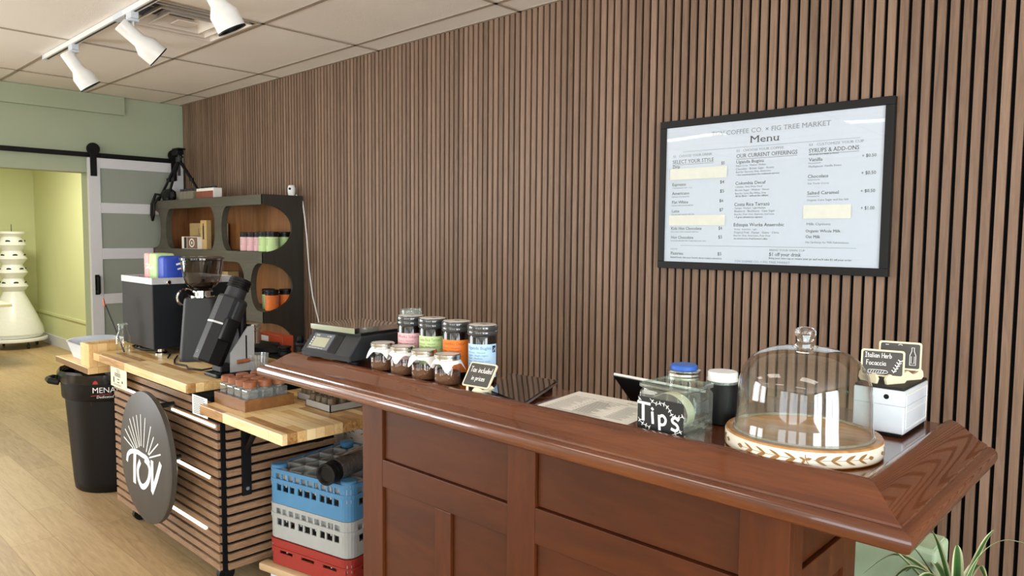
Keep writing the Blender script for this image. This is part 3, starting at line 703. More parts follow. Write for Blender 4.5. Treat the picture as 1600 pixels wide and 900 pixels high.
while bz+.028 < .757:
    b.box(CX1-.0125, CX1, CY0+.03, CY1, bz, bz+.027); bz += .0397
obj('end_slats', b, M['cartslat'], cart)
for x0, x1, z in ((-4.06, -3.77, .705), (-3.36, -2.925, .700), (-3.42, -2.985, .470), (-3.43, -3.03, .238)):
    b = B(L); b.box(x0, x1, CY0-.004, CY0+.006, z, z+.010, .002); obj('light_strip', b, M['led'], cart)
for x in (CX0+.12, CX1-.12):
    for y in (CY0+.07, CY1-.07):
        b = B(L); b.cyl_between((x-.014, y, .035), (x+.014, y, .035), .035, 16); b.box(x-.022, x+.022, y-.02, y+.02, .06, .09, .003); b.box(x-.022, x-.017, y-.015, y+.015, .03, .07); b.box(x+.017, x+.022, y-.015, y+.015, .03, .07); obj('caster', b, M['black'], cart)
L = Vector((-3.7, -1.2, .82)); t_ = thing('worktop', 'thick acacia butcher block worktop under the espresso machine and grinders', 'worktop', L)
b = B(L); b.box(-4.289, -3.10, -1.578, -0.80, .82, .86, .003); obj('block', b, M['butcher'], t_)
L = Vector((-2.62, -1.3, .76)); fs = thing('drop_leaf_shelf', 'lower butcher block shelf leaf bracketed to the end of the cart, holding the small jars', 'shelf', L)
b = B(L); b.box(-2.96, -2.30, -1.588, -1.00, .76, .80, .003); obj('block', b, M['butcher'], fs)
for y in (-1.43, -1.08):
    zb = .40 if y < -1.3 else .56
    b = B(L); b.box(-2.885, -2.875, y-.02, y+.02, zb, .76); b.box(-2.875, -2.55, y-.02, y+.02, .745, .76); b.cyl_between((-2.872, y, .60), (-2.75, y, .745), .012, 8); b.box(-2.879, -2.869, y-.03, y+.03, .70, .76)
    br = obj('folding_bracket', b, M['black'], fs)
    b = B(L); b.cyl_between((-2.876, y, zb+.03), (-2.869, y, zb+.03), .008, 10); obj('bolt', b, M['steel'], br)
L = Vector((-4.6, -1.4, .74)); t_ = thing('side_shelf', 'pale butcher block shelf sticking out left over the black trash can', 'shelf', L)
b = B(L); b.box(-4.88, -4.305, -1.60, -1.18, .74, .775, .003); obj('block', b, M['butcher_pine'], t_)
b = B(L); b.box(-4.36, -4.10, -1.50, -1.46, .725, .74); b.box(-4.115, -4.105, -1.50, -1.46, .60, .73); obj('bracket', b, M['black'], t_)
L = Vector((-4.38, -1.45, .775)); t_ = thing('wooden_box', 'open light wooden box on the side shelf left of the espresso machine', 'box', L)
b = B(L)
b.box(-4.45, -4.312, -1.592, -1.572, .775, .90, .002); b.box(-4.45, -4.312, -1.27, -1.25, .775, .90, .002); b.box(-4.45, -4.435, -1.572, -1.27, .775, .90, .001); b.box(-4.327, -4.312, -1.572, -1.27, .775, .90, .001); b.box(-4.435, -4.327, -1.572, -1.27, .775, .79)
obj('box_walls', b, M['butcher_pine'], t_)
b = B(L); b.box(-4.43, -4.33, -1.56, -1.28, .875, .885); obj('inner_board', b, M['butcher'], t_)
# white bin
L = Vector((-4.66, -1.42, .775)); t_ = thing('storage_bin', 'small white plastic bin with raised handles on the side shelf', 'bin', L)
def binfn(inner):
    def g(u, v):
        a = 2*PI*u; cx, cy = math.cos(a), math.sin(a); p = 0.28
        ex = math.copysign(abs(cx)**p, cx); ey = math.copysign(abs(cy)**p, cy)
        k = 0.82+0.18*v; zz = .002+v*(.092+.016*max(0, abs(ex)**8*(1-abs(ey)**3))) 
        q = .003 if inner else 0
        return (-4.66+(.16*k-q)*ex, -1.42+(.15*k-q)*ey, .775+zz)
    return g
b = B(L); b.grid(binfn(False), 48, 8, True); b.grid(binfn(True), 48, 8, True)
b.box(-4.78, -4.54, -1.53, -1.31, .777, .781)
obj('bin_walls', b, M['whiteplastic'], t_, True)
b = B(L)
b.grid(lambda u, v: (-4.66+(.163-.008*v)*math.copysign(abs(math.cos(2*PI*u))**.28, math.cos(2*PI*u)), -1.42+(.153-.008*v)*math.copysign(abs(math.sin(2*PI*u))**.28, math.sin(2*PI*u)),   .775+.094+.016*max(0, (abs(math.cos(2*PI*u))**.28)**8*(1-(abs(math.sin(2*PI*u))**.28)**3))), 48, 1, True)
obj('rim', b, M['white'], t_, True)
# stirring brushes in a glass bottle
L = Vector((-4.16, -1.47, .86)); t_ = thing('glass_bottle', 'slim clear glass bottle on the worktop corner left of the espresso machine', 'bottle', L)
b = B(); b.lathe([(0, .002), (.032, .0), (.036, .01), (.036, .085), (.022, .12), (.02, .15), (.024, .155)], seg=24); obj('bottle_glass', b, M['clear_green'], t_, True)
b = B(); b.lathe([(.020, .15), (.0255, .152), (.0255, .158), (.020, .16), (.02, .15)], seg=24); obj('lip', b, M['clear_rim'], t_, True)
for i, (dx, dy, lab, c) in enumerate(((-.12, -.045, 'thin copper-tipped twisted bar spoon leaning left in the glass bottle', '#C06A3E'), (-.095, -.055, 'thin dark twisted bar spoon with an orange end, beside the copper one', '#9A4A2C'))):
    t2 = thing('bar_spoon', lab, 'spoon', (-4.155+.006*i, -1.468, .866)); m_ = plain('copper_end_%d' % i, c, 0.35, 0.6)
    b = B(); b.tube([(0, 0, 0), (dx*.6, dy*.6, .15), (dx, dy, .245)], .0035, 6); obj('handle_shaft', b, M['grey_dark'], t2, True)
    b = B(); b.X = Matrix.Translation((dx*1.1, dy*1.1, .262)) @ Matrix.Rotation(-.5, 4, 'Y'); b.lathe([(0, -.03), (.007, -.02), (.010, 0), (.006, .02), (0, .028)], seg=10, sy=.5); obj('spoon_end', b, m_, t2, True)

# espresso machine
L = Vector((-4.145, -1.18, .86)); em = thing('espresso_machine', 'boxy charcoal espresso machine with a stainless top tray', 'espresso machine', L)
b = B(L); b.box(-4.36, -3.932, -1.40, -0.97, .895, 1.235, .003); obj('front_shell', b, M['charcoal'], em)
b = B(L); b.box(-3.933, -3.928, -1.398, -0.972, .897, 1.233, .001); obj('side_panel', b, M['charcoal_blue'], em)
b = B(L); b.box(-4.362, -3.928, -1.402, -0.968, 1.235, 1.242); b.box(-4.362, -3.928, -1.402, -1.396, 1.242, 1.268); b.box(-3.934, -3.928, -1.396, -0.974, 1.242, 1.268); b.box(-4.362, -4.356, -1.396, -.974, 1.242, 1.268); b.box(-4.36, -3.93, -.974, -.968, 1.242, 1.268); obj('cup_tray', b, M['plate'], em)
b = B(L); b.cyl((-4.31, -1.35, 1.242), .03, .02, 20, bev=.003); obj('tank_lid', b, M['chrome'], em, True)
for k in range(4):
    b = B(L); b.X = Matrix.Translation((-3.926, -1.32+.09*k, 1.245)) @ Matrix.Rotation(PI/2, 4, 'Y'); b.cyl((0, 0, 0), .012, .014, 12, bev=.003); obj('valve_knob', b, M['chrome'], em, True)
for x in (-4.30, -3.99):
    for y in (-1.34, -1.02):
        b = B(L); b.lathe([(0, .86), (.030, .86), (.030, .868), (.017, .874), (.017, .896), (0, .896)], (x, y, 0), 20); obj('foot', b, M['chrome'], em, True)
b = B(L); b.tube([(-4.31, -1.3, .885), (-4.31, -1.37, .872), (-4.25, -1.38, .870), (-4.15, -1.36, .868), (-4.05, -1.30, .868), (-3.9, -1.33, .868), (-3.8, -1.38, .868)], .005, 6); obj('hose', b, M['black'], em, True)
b = B(L); b.X = Matrix.Translation((-3.925, -1.235, 1.16)) @ Matrix.Rotation(PI/2, 4, 'Y')
b.tube([(.045*math.cos(a), .045*math.sin(a), .006) for a in [2*PI*i/20 for i in range(21)]], .009, 8); b.cyl((0, 0, -.004), .02, .02, 14); obj('steam_knob', b, M['chrome'], em, True)
# two tall card canisters on top
def soft_pack(name, label, loc, w, d, h, cols, rot=0.0):
    t_ = thing(name, label, 'carton', loc, rot)
    x = -w/2
    for i, (c, fw) in enumerate(cols):
        if c not in M: M[c] = plain('carton_colour', c, 0.5)
        b = B(); b.box(x, x+w*fw, -d/2, d/2, 0, h, .016 if len(cols) == 1 else .010, 3); obj('colour_panel', b, M[c], t_, True); x += w*fw
    b = B()
    if len(cols) > 1: hand(b, 'l', XZ(-d/2-.0006), -w*.05, h*.42, .03, .005); b.stroke([(-w*.3, h*.45), (-w*.1, h*.5), (w*.05, h*.45), (w*.25, h*.52)], .008, XZ(-d/2-.0006)); b.stroke([(-w*.32, h*.58), (-w*.2, h*.62), (-w*.05, h*.57)], .006, XZ(-d/2-.0006))
    else:
        m_ = lambda u, v: (w/2+.0006, u, v)
        b.stroke([(d*.05, h*.68), (d*.25, h*.72), (d*.45, h*.68)], .01, m_); b.stroke([(d*.1, h*.5), (d*.3, h*.54), (d*.42, h*.48)], .008, m_)
    obj('script_print', b, M['chalk'], t_)
    return t_
soft_pack('milk_carton', 'pink and pale green carton on top of the espresso machine', (-4.13, -1.285, 1.2425), .17, .10, .150, [('#E9A8A8', .42), ('#B9D99A', .58)])
soft_pack('milk_carton', 'royal blue carton with white script on top of the espresso machine', (-3.985, -1.275, 1.2425), .09, .12, .138, [('#2443B0', 1.0)])

# hopper grinder
L = Vector((-3.70, -1.24, .86)); g = thing('hopper_grinder', 'tall dark grey coffee grinder with a smoked clear bean hopper', 'coffee grinder', L, math.radians(145))
b = B(); pr = [(.105, 0), (.105, .02), (.082, .30), (.078, .315)]
b.lathe([(0, 0)]+pr+[(0, .318)], seg=48, rfun=lambda a, z: 1/(abs(math.cos(a))**5+abs(math.sin(a))**5)**.2)
obj('grinder_body', b, M['grey_dark'], g, True)
b = B(); b.cyl((0, 0, .318), .06, .008, 28); b.cyl((0, 0, .326), .038, .022, 28); b.cyl((0, 0, .345), .05, .006, 28); b.box(.03, .07, -.02, .02, .322, .345, .004); obj('collar', b, M['chrome'], g, True)
b = B(); b.lathe([(.03, .35), (.055, .360), (.080, .390), (.093, .43), (.099, .47), (.102, .51)], seg=36); obj('bean_hopper', b, M['smoke'], g, True)
b = B(); b.lathe([(.102, .505), (.108, .508), (.108, .518), (.101, .520), (0, .518)], seg=36); b.lathe([(.101, .520), (.095, .524), (0, .524)], seg=36); obj('hopper_lid', b, M['smoke'], g, True)
b = B(); b.lathe([(0, .355), (.035, .356), (.052, .375), (.05, .38), (0, .395)], seg=24); b.tube([(0, 0, .37), (0, 0, .41)], .012, 10); obj('coffee_beans', b, plain('roasted_beans', '#2A1A12', 0.5, var=.5, scale=160, bump=1.0), g, True)
b = B(); b.box(-.035, .035, -.135, -.09, .12, .15, .004); b.box(-.02, .02, -.13, -.08, .19, .26, .006); obj('portafilter_fork', b, M['black'], g)
# slanted single-dose grinder
L = Vector((-3.20, -1.335, .86)); g = thing('slanted_grinder', 'black slanted single-dose grinder with a silver ring and steel stand plate', 'coffee grinder', L)
b = B(); b.box(-.065, .065, -.10, .09, 0, .018, .006); b.box(-.045, .045, -.07, .0, .018, .05, .006); obj('base_plate', b, M['blackplastic'], g)
A0 = Vector((0, -.105, .075)); A1 = Vector((0, .035, .385)); ax = (A1-A0)
X = Matrix.Translation(A0) @ ax.to_track_quat('Z', 'X').to_matrix().to_4x4()
oc = lambda a, z: 1/max(abs(math.cos(((a+PI/8) % (PI/4))-PI/8)), .5)*0.97
LN = ax.length
b = B(); b.X = X; b.lathe([(0, -.012), (.060, -.012), (.066, -.004), (.0665, .165), (0, .165)], seg=8, a0=PI/8, a1=2*PI+PI/8); obj('lower_tube', b, M['blackplastic'], g)
b = B(); b.X = X; b.lathe([(.0675, .165), (.0682, .166), (.0682, .173), (.0675, .174), (.05, .174), (.05, .165)], seg=8, a0=PI/8, a1=2*PI+PI/8); obj('silver_ring', b, M['plate'], g)
b = B(); b.X = X; b.lathe([(0, .174), (.0665, .174), (.0665, .290), (.061, .30), (0, .30)], seg=8, a0=PI/8, a1=2*PI+PI/8); obj('upper_tube', b, M['grey_dark'], g)
b = B(); b.X = X; b.lathe([(.046, .30), (.044, .345), (.046, .347), (0, .347)], seg=30); obj('feed_neck', b, M['steel_dark'] if 'steel_dark' in M else M['grey_dark'], g, True)
b = B(); b.X = X
for k in range(4): b.cyl((0, 0, .345+.011*k), .050, .008, 30, bev=.002)
b.cyl((0, 0, .345), .045, .048, 30); obj('bellows', b, M['black'], g, True)
b = B(); b.X = X; b.box(-.012, .012, .062, .085, .20, .285, .003); obj('side_plate', b, M['grey_dark'], g)
b = B(); b.prism([(-.03, .018), (.085, .018), (.085, .22), (.055, .22), (-.03, .105)], 'x', .05, .055); b.prism([(-.03, .018), (.085, .018), (.085, .22), (.055, .22), (-.03, .105)], 'x', -.055, -.05); obj('stand_plate', b, M['plate'], g)
b = B(); b.box(.0552, .0558, .043, .050, .07, .18); obj('slot', b, M['black'], g)
b = B(); b.box(-.048, .048, .02, .084, .018, .05, .003); b.cyl_between((0, .055, .05), (0, .055, .30), .02, 14); b.X = X; b.box(-.03, .03, .04, .09, .10, .2, .006); obj('motor_block', b, M['black'], g, True)
b = B(); b.X = Matrix.Translation((.02, .10, 0)); b.cyl((0, 0, .135), .030, .06, 24, bev=.003); b.cyl((0, 0, .20), .034, .01, 24); b.cyl((0, 0, .215), .032, .012, 24, bev=.002); obj('dosing_cup', b, M['chrome'], g, True)
b = B(); b.cyl_between((.058, .0, .062), (.058, .075, .066), .010, 12); obj('lever_handle', b, M['cap_wood'], g, True)
b = B(); b.X = X
m_ = lambda u, v: (.0475, u, v)
for k in range(5): b.box(.0616, .0619, .002+.004*0, .003, .20+.015*k, .208+.015*k)
b.box(.0616, .0619, -.012, .0, .02, .024); b.box(.0616, .0619, -.012, .003, .028, .031); obj('printed_marks', b, M['inkgrey'], g)
b = B((-3.6, -1.36, .86)); b.tube([(-3.83, -1.32, .868), (-3.72, -1.38, .866), (-3.62, -1.42, .866), (-3.52, -1.405, .866), (-3.44, -1.43, .866), (-3.36, -1.40, .866), (-3.34, -1.36, .872)], .0045, 6)
o = obj('power_cable', b, M['black'], None, True); o.location = (-3.6, -1.36, .86); tag(o, 'black power cable lying between the two coffee grinders', 'cable')
# fluted glass
L = (-3.14, -1.235, .86); t_ = thing('fluted_glass', 'fluted clear drinking glass on the worktop right of the slanted grinder', 'glass', L)
b = B(); b.lathe([(0, .006), (.036, .0), (.037, .004), (.046, .09)], seg=80, rfun=lambda a, z: 1+.035*math.cos(20*a)*(1 if z > .001 else 0)); obj('glass_wall', b, M['fluted'], t_)
# black things near the scale
L = (-3.44, -.93, .86); t_ = thing('tamper_stand', 'low black tamping station at the back of the worktop', 'tamper stand', L)
b = B(); b.box(-.09, .09, -.06, .07, 0, .012, .003); obj('mat', b, M['black'], t_)
b = B(); b.cyl((.0, 0, .012), .034, .025, 24, bev=.003); b.cyl((.0, 0, .037), .03, .012, 24, bev=.003); b.cyl((0, 0, .049), .034, .012, 24, bev=.003); obj('distributor', b, M['blackplastic'], t_, True)
L = (-3.27, -.905, .86); t_ = thing('knock_box', 'black cylindrical knock box behind the weighing scale', 'knock box', L)
b = B(); b.lathe([(0, 0), (.045, 0), (.052, .08), (.062, .09), (.062, .10), (.05, .10), (.045, .03), (0, .02)], seg=28); obj('bucket', b, M['blackplastic'], t_, True)
b = B(); b.X = Matrix.Translation((-.062, 0, .09)) @ Matrix.Rotation(.2, 4, 'Y'); b.lathe([(0, -.03), (.016, -.02), (.019, .02), (.012, .035), (0, .04)], seg=16); obj('grip', b, M['black'], t_, True)
t_ = thing('dark_pouch', 'flat black pouch lying at the back of the worktop', 'pouch', (-3.64, -.93, .86))
b = B(); b.X = rz(.25); b.lathe([(0, 0), (.10, .0), (.125, .02), (.11, .04), (.03, .06), (0, .062)], seg=24, sx=1.15, sy=.65); obj('pouch_body', b, M['black'], t_, True); b = B(); b.X = rz(.25); b.box(-.10, .10, -.003, .003, .052, .066, .002); obj('flap', b, M['charcoal'], t_)
t_ = thing('book_box', 'flat orange-red box behind the black pouch on the worktop', 'box', (-3.70, -.84, .86))
b = B(); b.box(-.13, .13, -.03, .035, 0, .092, .002); obj('box_body', b, plain('orange_red_card', '#B4492A', 0.5), t_); b = B(); b.box(-.10, -.02, -.0305, -.03, .05, .08); obj('white_patch', b, M['chalk'], t_)

# round hanging sign with lettering
SC0 = Vector((-3.375, -1.66, .503)); sign = thing('round_sign', 'large round dark wooden sign with white TOV lettering and sunrays, mounted on the cart front', 'sign', SC0)
b = B(); b.X = Matrix.Rotation(PI/2, 4, 'X') @ Matrix.Translation((0, 0, -.03)); b.lathe([(0, 0), (.285, 0), (.295, .006), (.295, .026), (.287, .03), (0, .03)], seg=72); obj('board', b, wood('sign_wood', [(0.2, '#2F2B26'), (0.6, '#3D3832'), (0.95, '#4C463E')], 'z', 3, 6, .5), sign, True)
RAYS = [[(-0.24, 0.047), (-0.131, 0.017)], [(-0.222, 0.087), (-0.101, 0.017)], [(-0.179, 0.109), (-0.085, 0.025)], [(-0.162, 0.146), (-0.074, 0.031)], [(-0.12, 0.162), (-0.054, 0.038)], [(-0.077, 0.177), (-0.044, 0.046)], [(-0.028, 0.189), (-0.028, 0.048)], [(0.025, 0.182), (-0.002, 0.047)], [(0.086, 0.155), (0.028, 0.033)], [(0.116, 0.114), (0.05, 0.027)], [(0.163, 0.094), (0.059, 0.025)], [(0.187, 0.053), (0.062, 0.013)]]
b = B(); m_ = lambda u, v: (u, -.0008, v)
for r_ in RAYS: b.stroke(r_, .0065, m_)
obj('sun_rays', b, M['chalk'], sign)
b = B()
b.stroke([(-0.207, -0.055), (-0.193, -0.025), (-0.146, -0.001), (-0.076, 0.009), (-0.027, 0.007), (0.03, 0.004), (0.057, -0.01)], .022, m_)
b.stroke([(-0.108, -0.004), (-0.116, -0.07), (-0.12, -0.135)], .032, lambda u, v: (u, -.0010, v), False)
b.stroke([(-0.05, -0.032), (-0.076, -0.068), (-0.071, -0.112), (-0.038, -0.138), (0.005, -0.128), (0.047, -0.092), (0.064, -0.044), (0.047, -0.018), (0.015, -0.008)], .026, lambda u, v: (u, -.0012, v))
b.stroke([(0.093, -0.001), (0.09, -0.061), (0.088, -0.128)], .028, lambda u, v: (u, -.0014, v), False); b.stroke([(0.088, -0.132), (0.135, -0.071), (0.184, 0.008)], .028, lambda u, v: (u, -.0016, v))
obj('lettering', b, M['chalk'], sign)
for x_, z_ in ((.04, .23), (-.1, 0), (.1, 0)):
    b = B(); b.cyl_between((x_, .03, z_), (x_, .119, z_), .012, 8); obj('wall_mount', b, M['black'], sign)
# notices taped to the cart
def lines(b, m_, x0, x1, z0, z1, n, w, seed=1):
    rr = random.Random(seed)
    for i in range(n):
        z = z1-(z1-z0)*i/(n-1); b.flat([(x0, z), (x0+(x1-x0)*rr.uniform(.55, 1), z), (x0+(x1-x0)*rr.uniform(.55, 1), z+w), (x0, z+w)], m_)
L = Vector((-3.905, -1.5805, .735)); t_ = thing('notice', 'cream printed certificate hanging from the worktop edge above the left light strip', 'notice', L)
b = B(); b.box(-.113, .107, 0, .001, -.01, .088); obj('sheet', b, M['cream'], t_)
b = B(); m_ = lambda u, v: (u, -.0006, v); lines(b, m_, -.03, .03, .068, .08, 3, .002); lines(b, m_, -.055, .055, .045, .060, 4, .003, 3); b.box(-.075, -.062, -.0008, -.0004, .012, .040); lines(b, m_, -.02, .02, .015, .03, 2, .005); lines(b, m_, -.075, .065, .0, .005, 2, .002); b.box(.04, .055, -.0008, -.0004, .018, .03); obj('print', b, M['ink'], t_)
L = Vector((-3.025, -1.560, .765)); t_ = thing('notice', 'white typed notice tucked below the worktop end beside the wooden jar tray', 'notice', L)
b = B(); b.box(-.07, .075, 0, .001, -.03, .054); obj('sheet', b, M['paper'], t_)
b = B(); lines(b, m_, -.055, .06, -.022, .045, 10, .0025, 5); obj('print', b, M['ink'], t_)

# wooden tray of small jars
L = Vector((-2.832, -1.42, .80)); t_ = thing('jar_tray', 'walnut-brown wooden tray packed with small wood-capped jars on the drop leaf', 'tray', L)
b = B(L); x0, x1, y0, y1, zt = -2.965, -2.697, -1.523, -1.31, .845
b.box(x0, x1, y0, y0+.012, .80, zt, .001); b.box(x0, x1, y1-.012, y1, .80, zt, .001); b.box(x0, x0+.012, y0+.012, y1-.012, .80, zt); b.box(x1-.012, x1, y0+.012, y1-.012, .80, zt); b.box(x0+.012, x1-.012, y0+.012, y1-.012, .80, .808); obj('tray_box', b, M['box_walnut'], t_)
first = None
for j in range(3):
    for i in range(4):
        x = -2.925+.0635*i; y = -1.482+.064*j
        lab = 'small square glass jar with wooden cap, %s row of the brown tray, %s' % (('front', 'middle', 'back')[j], ('left end', 'second from left', 'third from left', 'right end')[i])
        if first is None:
            first = thing('small_jar', lab, 'jar', (x, y, .808), group='small jars in the wooden tray')
            b = B(); b.box(-.024, .024, -.024, .024, 0, .072, .004); obj('jar_glass', b, M['jarglass'], first); b = B(); b.cyl((0, 0, .072), .019, .008, 16); obj('jar_neck', b, M['clear_rim'], first, True)
            b = B(); b.cyl((0, 0, .079), .0265, .026, 24, bev=.003); obj('cap', b, M['cap_wood'], first, True)
            b = B(); b.box(-.021, .021, -.021, .021, .002, .018, .002); obj('beans', b, plain('pale_seeds', '#8B8378', .6, var=.5, scale=200), first)
        else: dup(first, (x, y, .808), label=lab)
# grey trays of bean jars
for (x0, x1, y0, y1, lab) in ((-2.64, -2.46, -1.29, -1.10, 'front grey cardboard tray of bean vials on the drop leaf'), (-2.78, -2.655, -1.245, -1.03, 'rear grey cardboard tray of bean vials on the drop leaf')):
    L = Vector(((x0+x1)/2, (y0+y1)/2, .80)); t_ = thing('vial_tray', lab, 'tray', L, group='grey trays of bean vials'); b = B(L); zt = .828
    b.box(x0, x1, y0, y0+.004, .80, zt); b.box(x0, x1, y1-.004, y1, .80, zt); b.box(x0, x0+.004, y0, y1, .80, zt); b.box(x1-.004, x1, y0, y1, .80, zt); b.box(x0, x1, y0, y1, .80, .803); obj('tray_box', b, plain('grey_card', '#9C9892', .7), t_)
    first = None; nx = 4 if x1-x0 > .15 else 3
    for i in range(nx):
        for j in range(4):
            x = x0+.024+(x1-x0-.048)*i/(nx-1); y = y0+.024+(y1-y0-.048)*j/3
            if first is None:
                first = thing('bean_vial', 'bean vial in the %s grey tray, first column, first row' % lab.split(' ')[0], 'vial', (x, y, .803), group='vials in the '+lab)
                b = B(); b.cyl((0, 0, 0), .018, .06, 14); obj('vial_glass', b, M['clear'], first, True); b = B(); b.cyl((0, 0, .06), .016, .012, 14); obj('cap', b, M['grey_dark'], first, True)
                b = B(); b.cyl((0, 0, .002), .016, .045, 14); obj('beans', b, plain('mixed_beans', '#5E4A36', .6, var=.6, scale=180), first, True)
            else: dup(first, (x, y, .803), label='bean vial in the %s grey tray, %s column, %s row' % (lab.split(' ')[0], ('first', 'second', 'third', 'fourth')[i], ('first', 'second', 'third', 'fourth')[j]))

# dish racks on a dolly
RA = math.atan2(.096, .462); RC = Vector((-2.782, -1.387, 0)); 
def rack_root(name, label, z, cat='rack', group=None): return thing(name, label, cat, (RC.x, RC.y, z), RA, group)
def rack(label, z, h, mat, group, two=True, topmost=False):
    t_ = rack_root('dish_rack', label, z, group=group); S = .462
    def rr_path(s, r=.04):
        pts = []
        for cx, cy, a0 in ((S-r, r, -PI/2), (S-r, S-r, 0), (r, S-r, PI/2), (r, r, PI)):
            for k in range(6): pts.append((cx+(r-s)*math.cos(a0+k*PI/10), cy+(r-s)*math.sin(a0+k*PI/10)))
        return pts
    b = B()
    def band(z0, z1, o=0.0):
        out = rr_path(-o); inn = rr_path(.005); n = len(out)
        vo = [[b.v((p[0], p[1], zz)) for p in out] for zz in (z0, z1)]; vi = [[b.v((p[0], p[1], zz)) for p in inn] for zz in (z0, z1)]
        for i in range(n):
            j = (i+1) % n
            b.f([vo[0][i], vo[0][j], vo[1][j], vo[1][i]]); b.f([vi[0][j], vi[0][i], vi[1][i], vi[1][j]]); b.f([vo[1][i], vo[1][j], vi[1][j], vi[1][i]]); b.f([vo[0][j], vo[0][i], vi[0][i], vi[0][j]])
    def posts(z0, z1, n, w):
        r = .04
        for k in range(n+1):
            u = .045+(S-.09)*k/n
            ww = w*(2.2 if (n == 9 and k % 3 == 0) else 1)
            for sx_ in (0, 1):
                b.box(u-ww/2, u+ww/2, sx_*(S-.005), sx_*(S-.005)+.005, z0, z1); b.box(sx_*(S-.005), sx_*(S-.005)+.005, u-ww/2, u+ww/2, z0, z1)
        for cx, cy, a0 in ((S-r, r, -PI/2), (S-r, S-r, 0), (r, S-r, PI/2), (r, r, PI)):
            A = [b.v((cx+r*math.cos(a0+k*PI/10), cy+r*math.sin(a0+k*PI/10), z0)) for k in range(6)]; D = [b.v((cx+r*math.cos(a0+k*PI/10), cy+r*math.sin(a0+k*PI/10), z1)) for k in range(6)]
            for k in range(5): b.f([A[k], A[k+1], D[k+1], D[k]])
    if two:
        band(0, h*.38); posts(h*.38, h*.60, 9, .009); band(h*.60, h*.72, .004); posts(h*.72, h*.88, 10, .010); band(h*.88, h, .002)
    else:
        band(0, h*.30); band(h*.30, h*.46); posts(h*.46, h*.60, 3, .05); band(h*.60, h*.68, .004); band(h*.68, h*.80); band(h*.80, h, .004)
    obj('rack_walls', b, mat, t_)
    b = B()
    n = 5
    for k in range(n+1):
        u = .02+(S-.04)*k/n
        b.box(u-.003, u+.003, .006, S-.006, h*.5, h*.97); b.box(.006, S-.006, u-.003, u+.003, h*.5, h*.97)
        b.box(u-.006, u+.006, .006, S-.006, h*.94, h*.98); b.box(.006, S-.006, u-.006, u+.006, h*.94, h*.98)
    obj('divider_grid', b, M['rack_grey'], t_)
    if two:
        for cx, cy in ((.034, .034), (S-.034, .034), (S-.034, S-.034), (.034, S-.034)):
            b = B(); b.cyl((cx, cy, h*.86), .033, h*.14 if topmost is False else h*.22, 20, bev=.004); obj('corner_post', b, mat, t_, True)
    return t_
M['rack_blue'] = plain('sky_blue_rack_plastic', '#4A83AE', .5, var=.12, scale=12); M['rack_grey'] = plain('light_grey_rack_plastic', '#A3A6A5', .5, var=.06); M['rack_red'] = plain('red_rack_plastic', '#962B23', .5, var=.08)
rack('pale blue plastic glass rack, topmost of the stack between cart and bar', .390, .145, M['rack_blue'], 'stacked dish racks', True, True)
rack('light grey plastic glass rack in the middle of the stack', .2435, .145, M['rack_grey'], 'stacked dish racks')
rack('red plastic dish rack at the bottom of the stack', .130, .109, M['rack_red'], 'stacked dish racks', False)
t_ = rack_root('rack_dolly', 'tan plastic wheeled dolly under the stacked dish racks', 0, 'dolly'); t_['label'] = 'tan plastic wheeled dolly under the stacked dish racks'
b = B(); b.box(-.03, .49, -.03, .02, .095, .128, .008); b.box(.0, .49, .44, .48, .095, .128, .008); b.box(.0, .03, .02, .44, .095, .128, .008); b.box(.44, .49, .02, .44, .095, .128, .008); b.box(.02, .44, .02, .44, .10, .12); obj('frame', b, plain('tan_plastic', '#BFA27C', .55), t_, True)
for x in (.02, .44):
    for y in (.02, .44):
        b = B(); b.cyl_between((x-.012, y, .034), (x+.012, y, .034), .034, 16); b.cyl((x, y, .06), .022, .035, 16); obj('caster', b, M['whitepaint'], t_)
# stack of black cup lids in a plastic sleeve lying on the blue rack
a = Vector((-2.405, -1.345, .578)); c_ = Vector((-2.515, -1.04, .578)); d = (c_-a); q = d.to_track_quat('Z', 'Y')
t_ = thing('lid_sleeve', 'long sleeve of black cup lids in clear film lying across the blue rack', 'cup lids', a, tuple(q.to_euler()))
b = B()
for k in range(17): b.lathe([(.030, k*.02), (.040, k*.02+.003), (.043, k*.02+.008), (.043, k*.02+.012), (.038, k*.02+.019), (.03, k*.02+.02)], seg=26)
b.lathe([(0, .006), (.03, .004), (.036, -.004), (.043, -.004), (.043, .01)], seg=26); b.lathe([(0, .34), (.03, .34)], seg=26); obj('lid_stack', b, M['blackplastic'], t_, True)
b = B(); b.lathe([(.044, .05), (.0465, .06), (.045, .13), (.047, .2), (.045, .30), (.03, .36), (.012, .385)], seg=30, rfun=lambda a, z: 1+.03*math.sin(7*a+z*60)); obj('plastic_film', b, M['film'], t_, True)
# white box and patterned cups behind
t_ = thing('white_box', 'plain white box on the floor behind the blue rack beside the bar', 'box', (-3.27, -.74, 0)); b = B(); b.box(-.04, .05, -.04, .08, 0, .505, .002); obj('box_body', b, M['white'], t_); b = B(); b.box(-.041, .051, -.041, .081, .47, .507, .001); obj('lid', b, M['whiteplastic'], t_)
t_ = thing('paper_roll', 'white roll with small black marks standing behind the blue rack', 'paper roll', (-3.10, -.70, 0)); b = B(); b.cyl((0, 0, 0), .085, .60, 30, bev=.004); obj('roll_body', b, M['paper'], t_, True)
b = B(); rr = random.Random(3)
for k in range(170):
    a = rr.uniform(0, 2*PI); z = rr.uniform(.30, .58); w = rr.uniform(.12, .25)
    b.grid(lambda u, v, a=a, z=z, w=w: (.0857*math.cos(a+u*w), .0857*math.sin(a+u*w), z+.004*v+.004*math.sin(u*4)), 3, 1)
o = obj('printed_marks', b, M['ink'], t_)
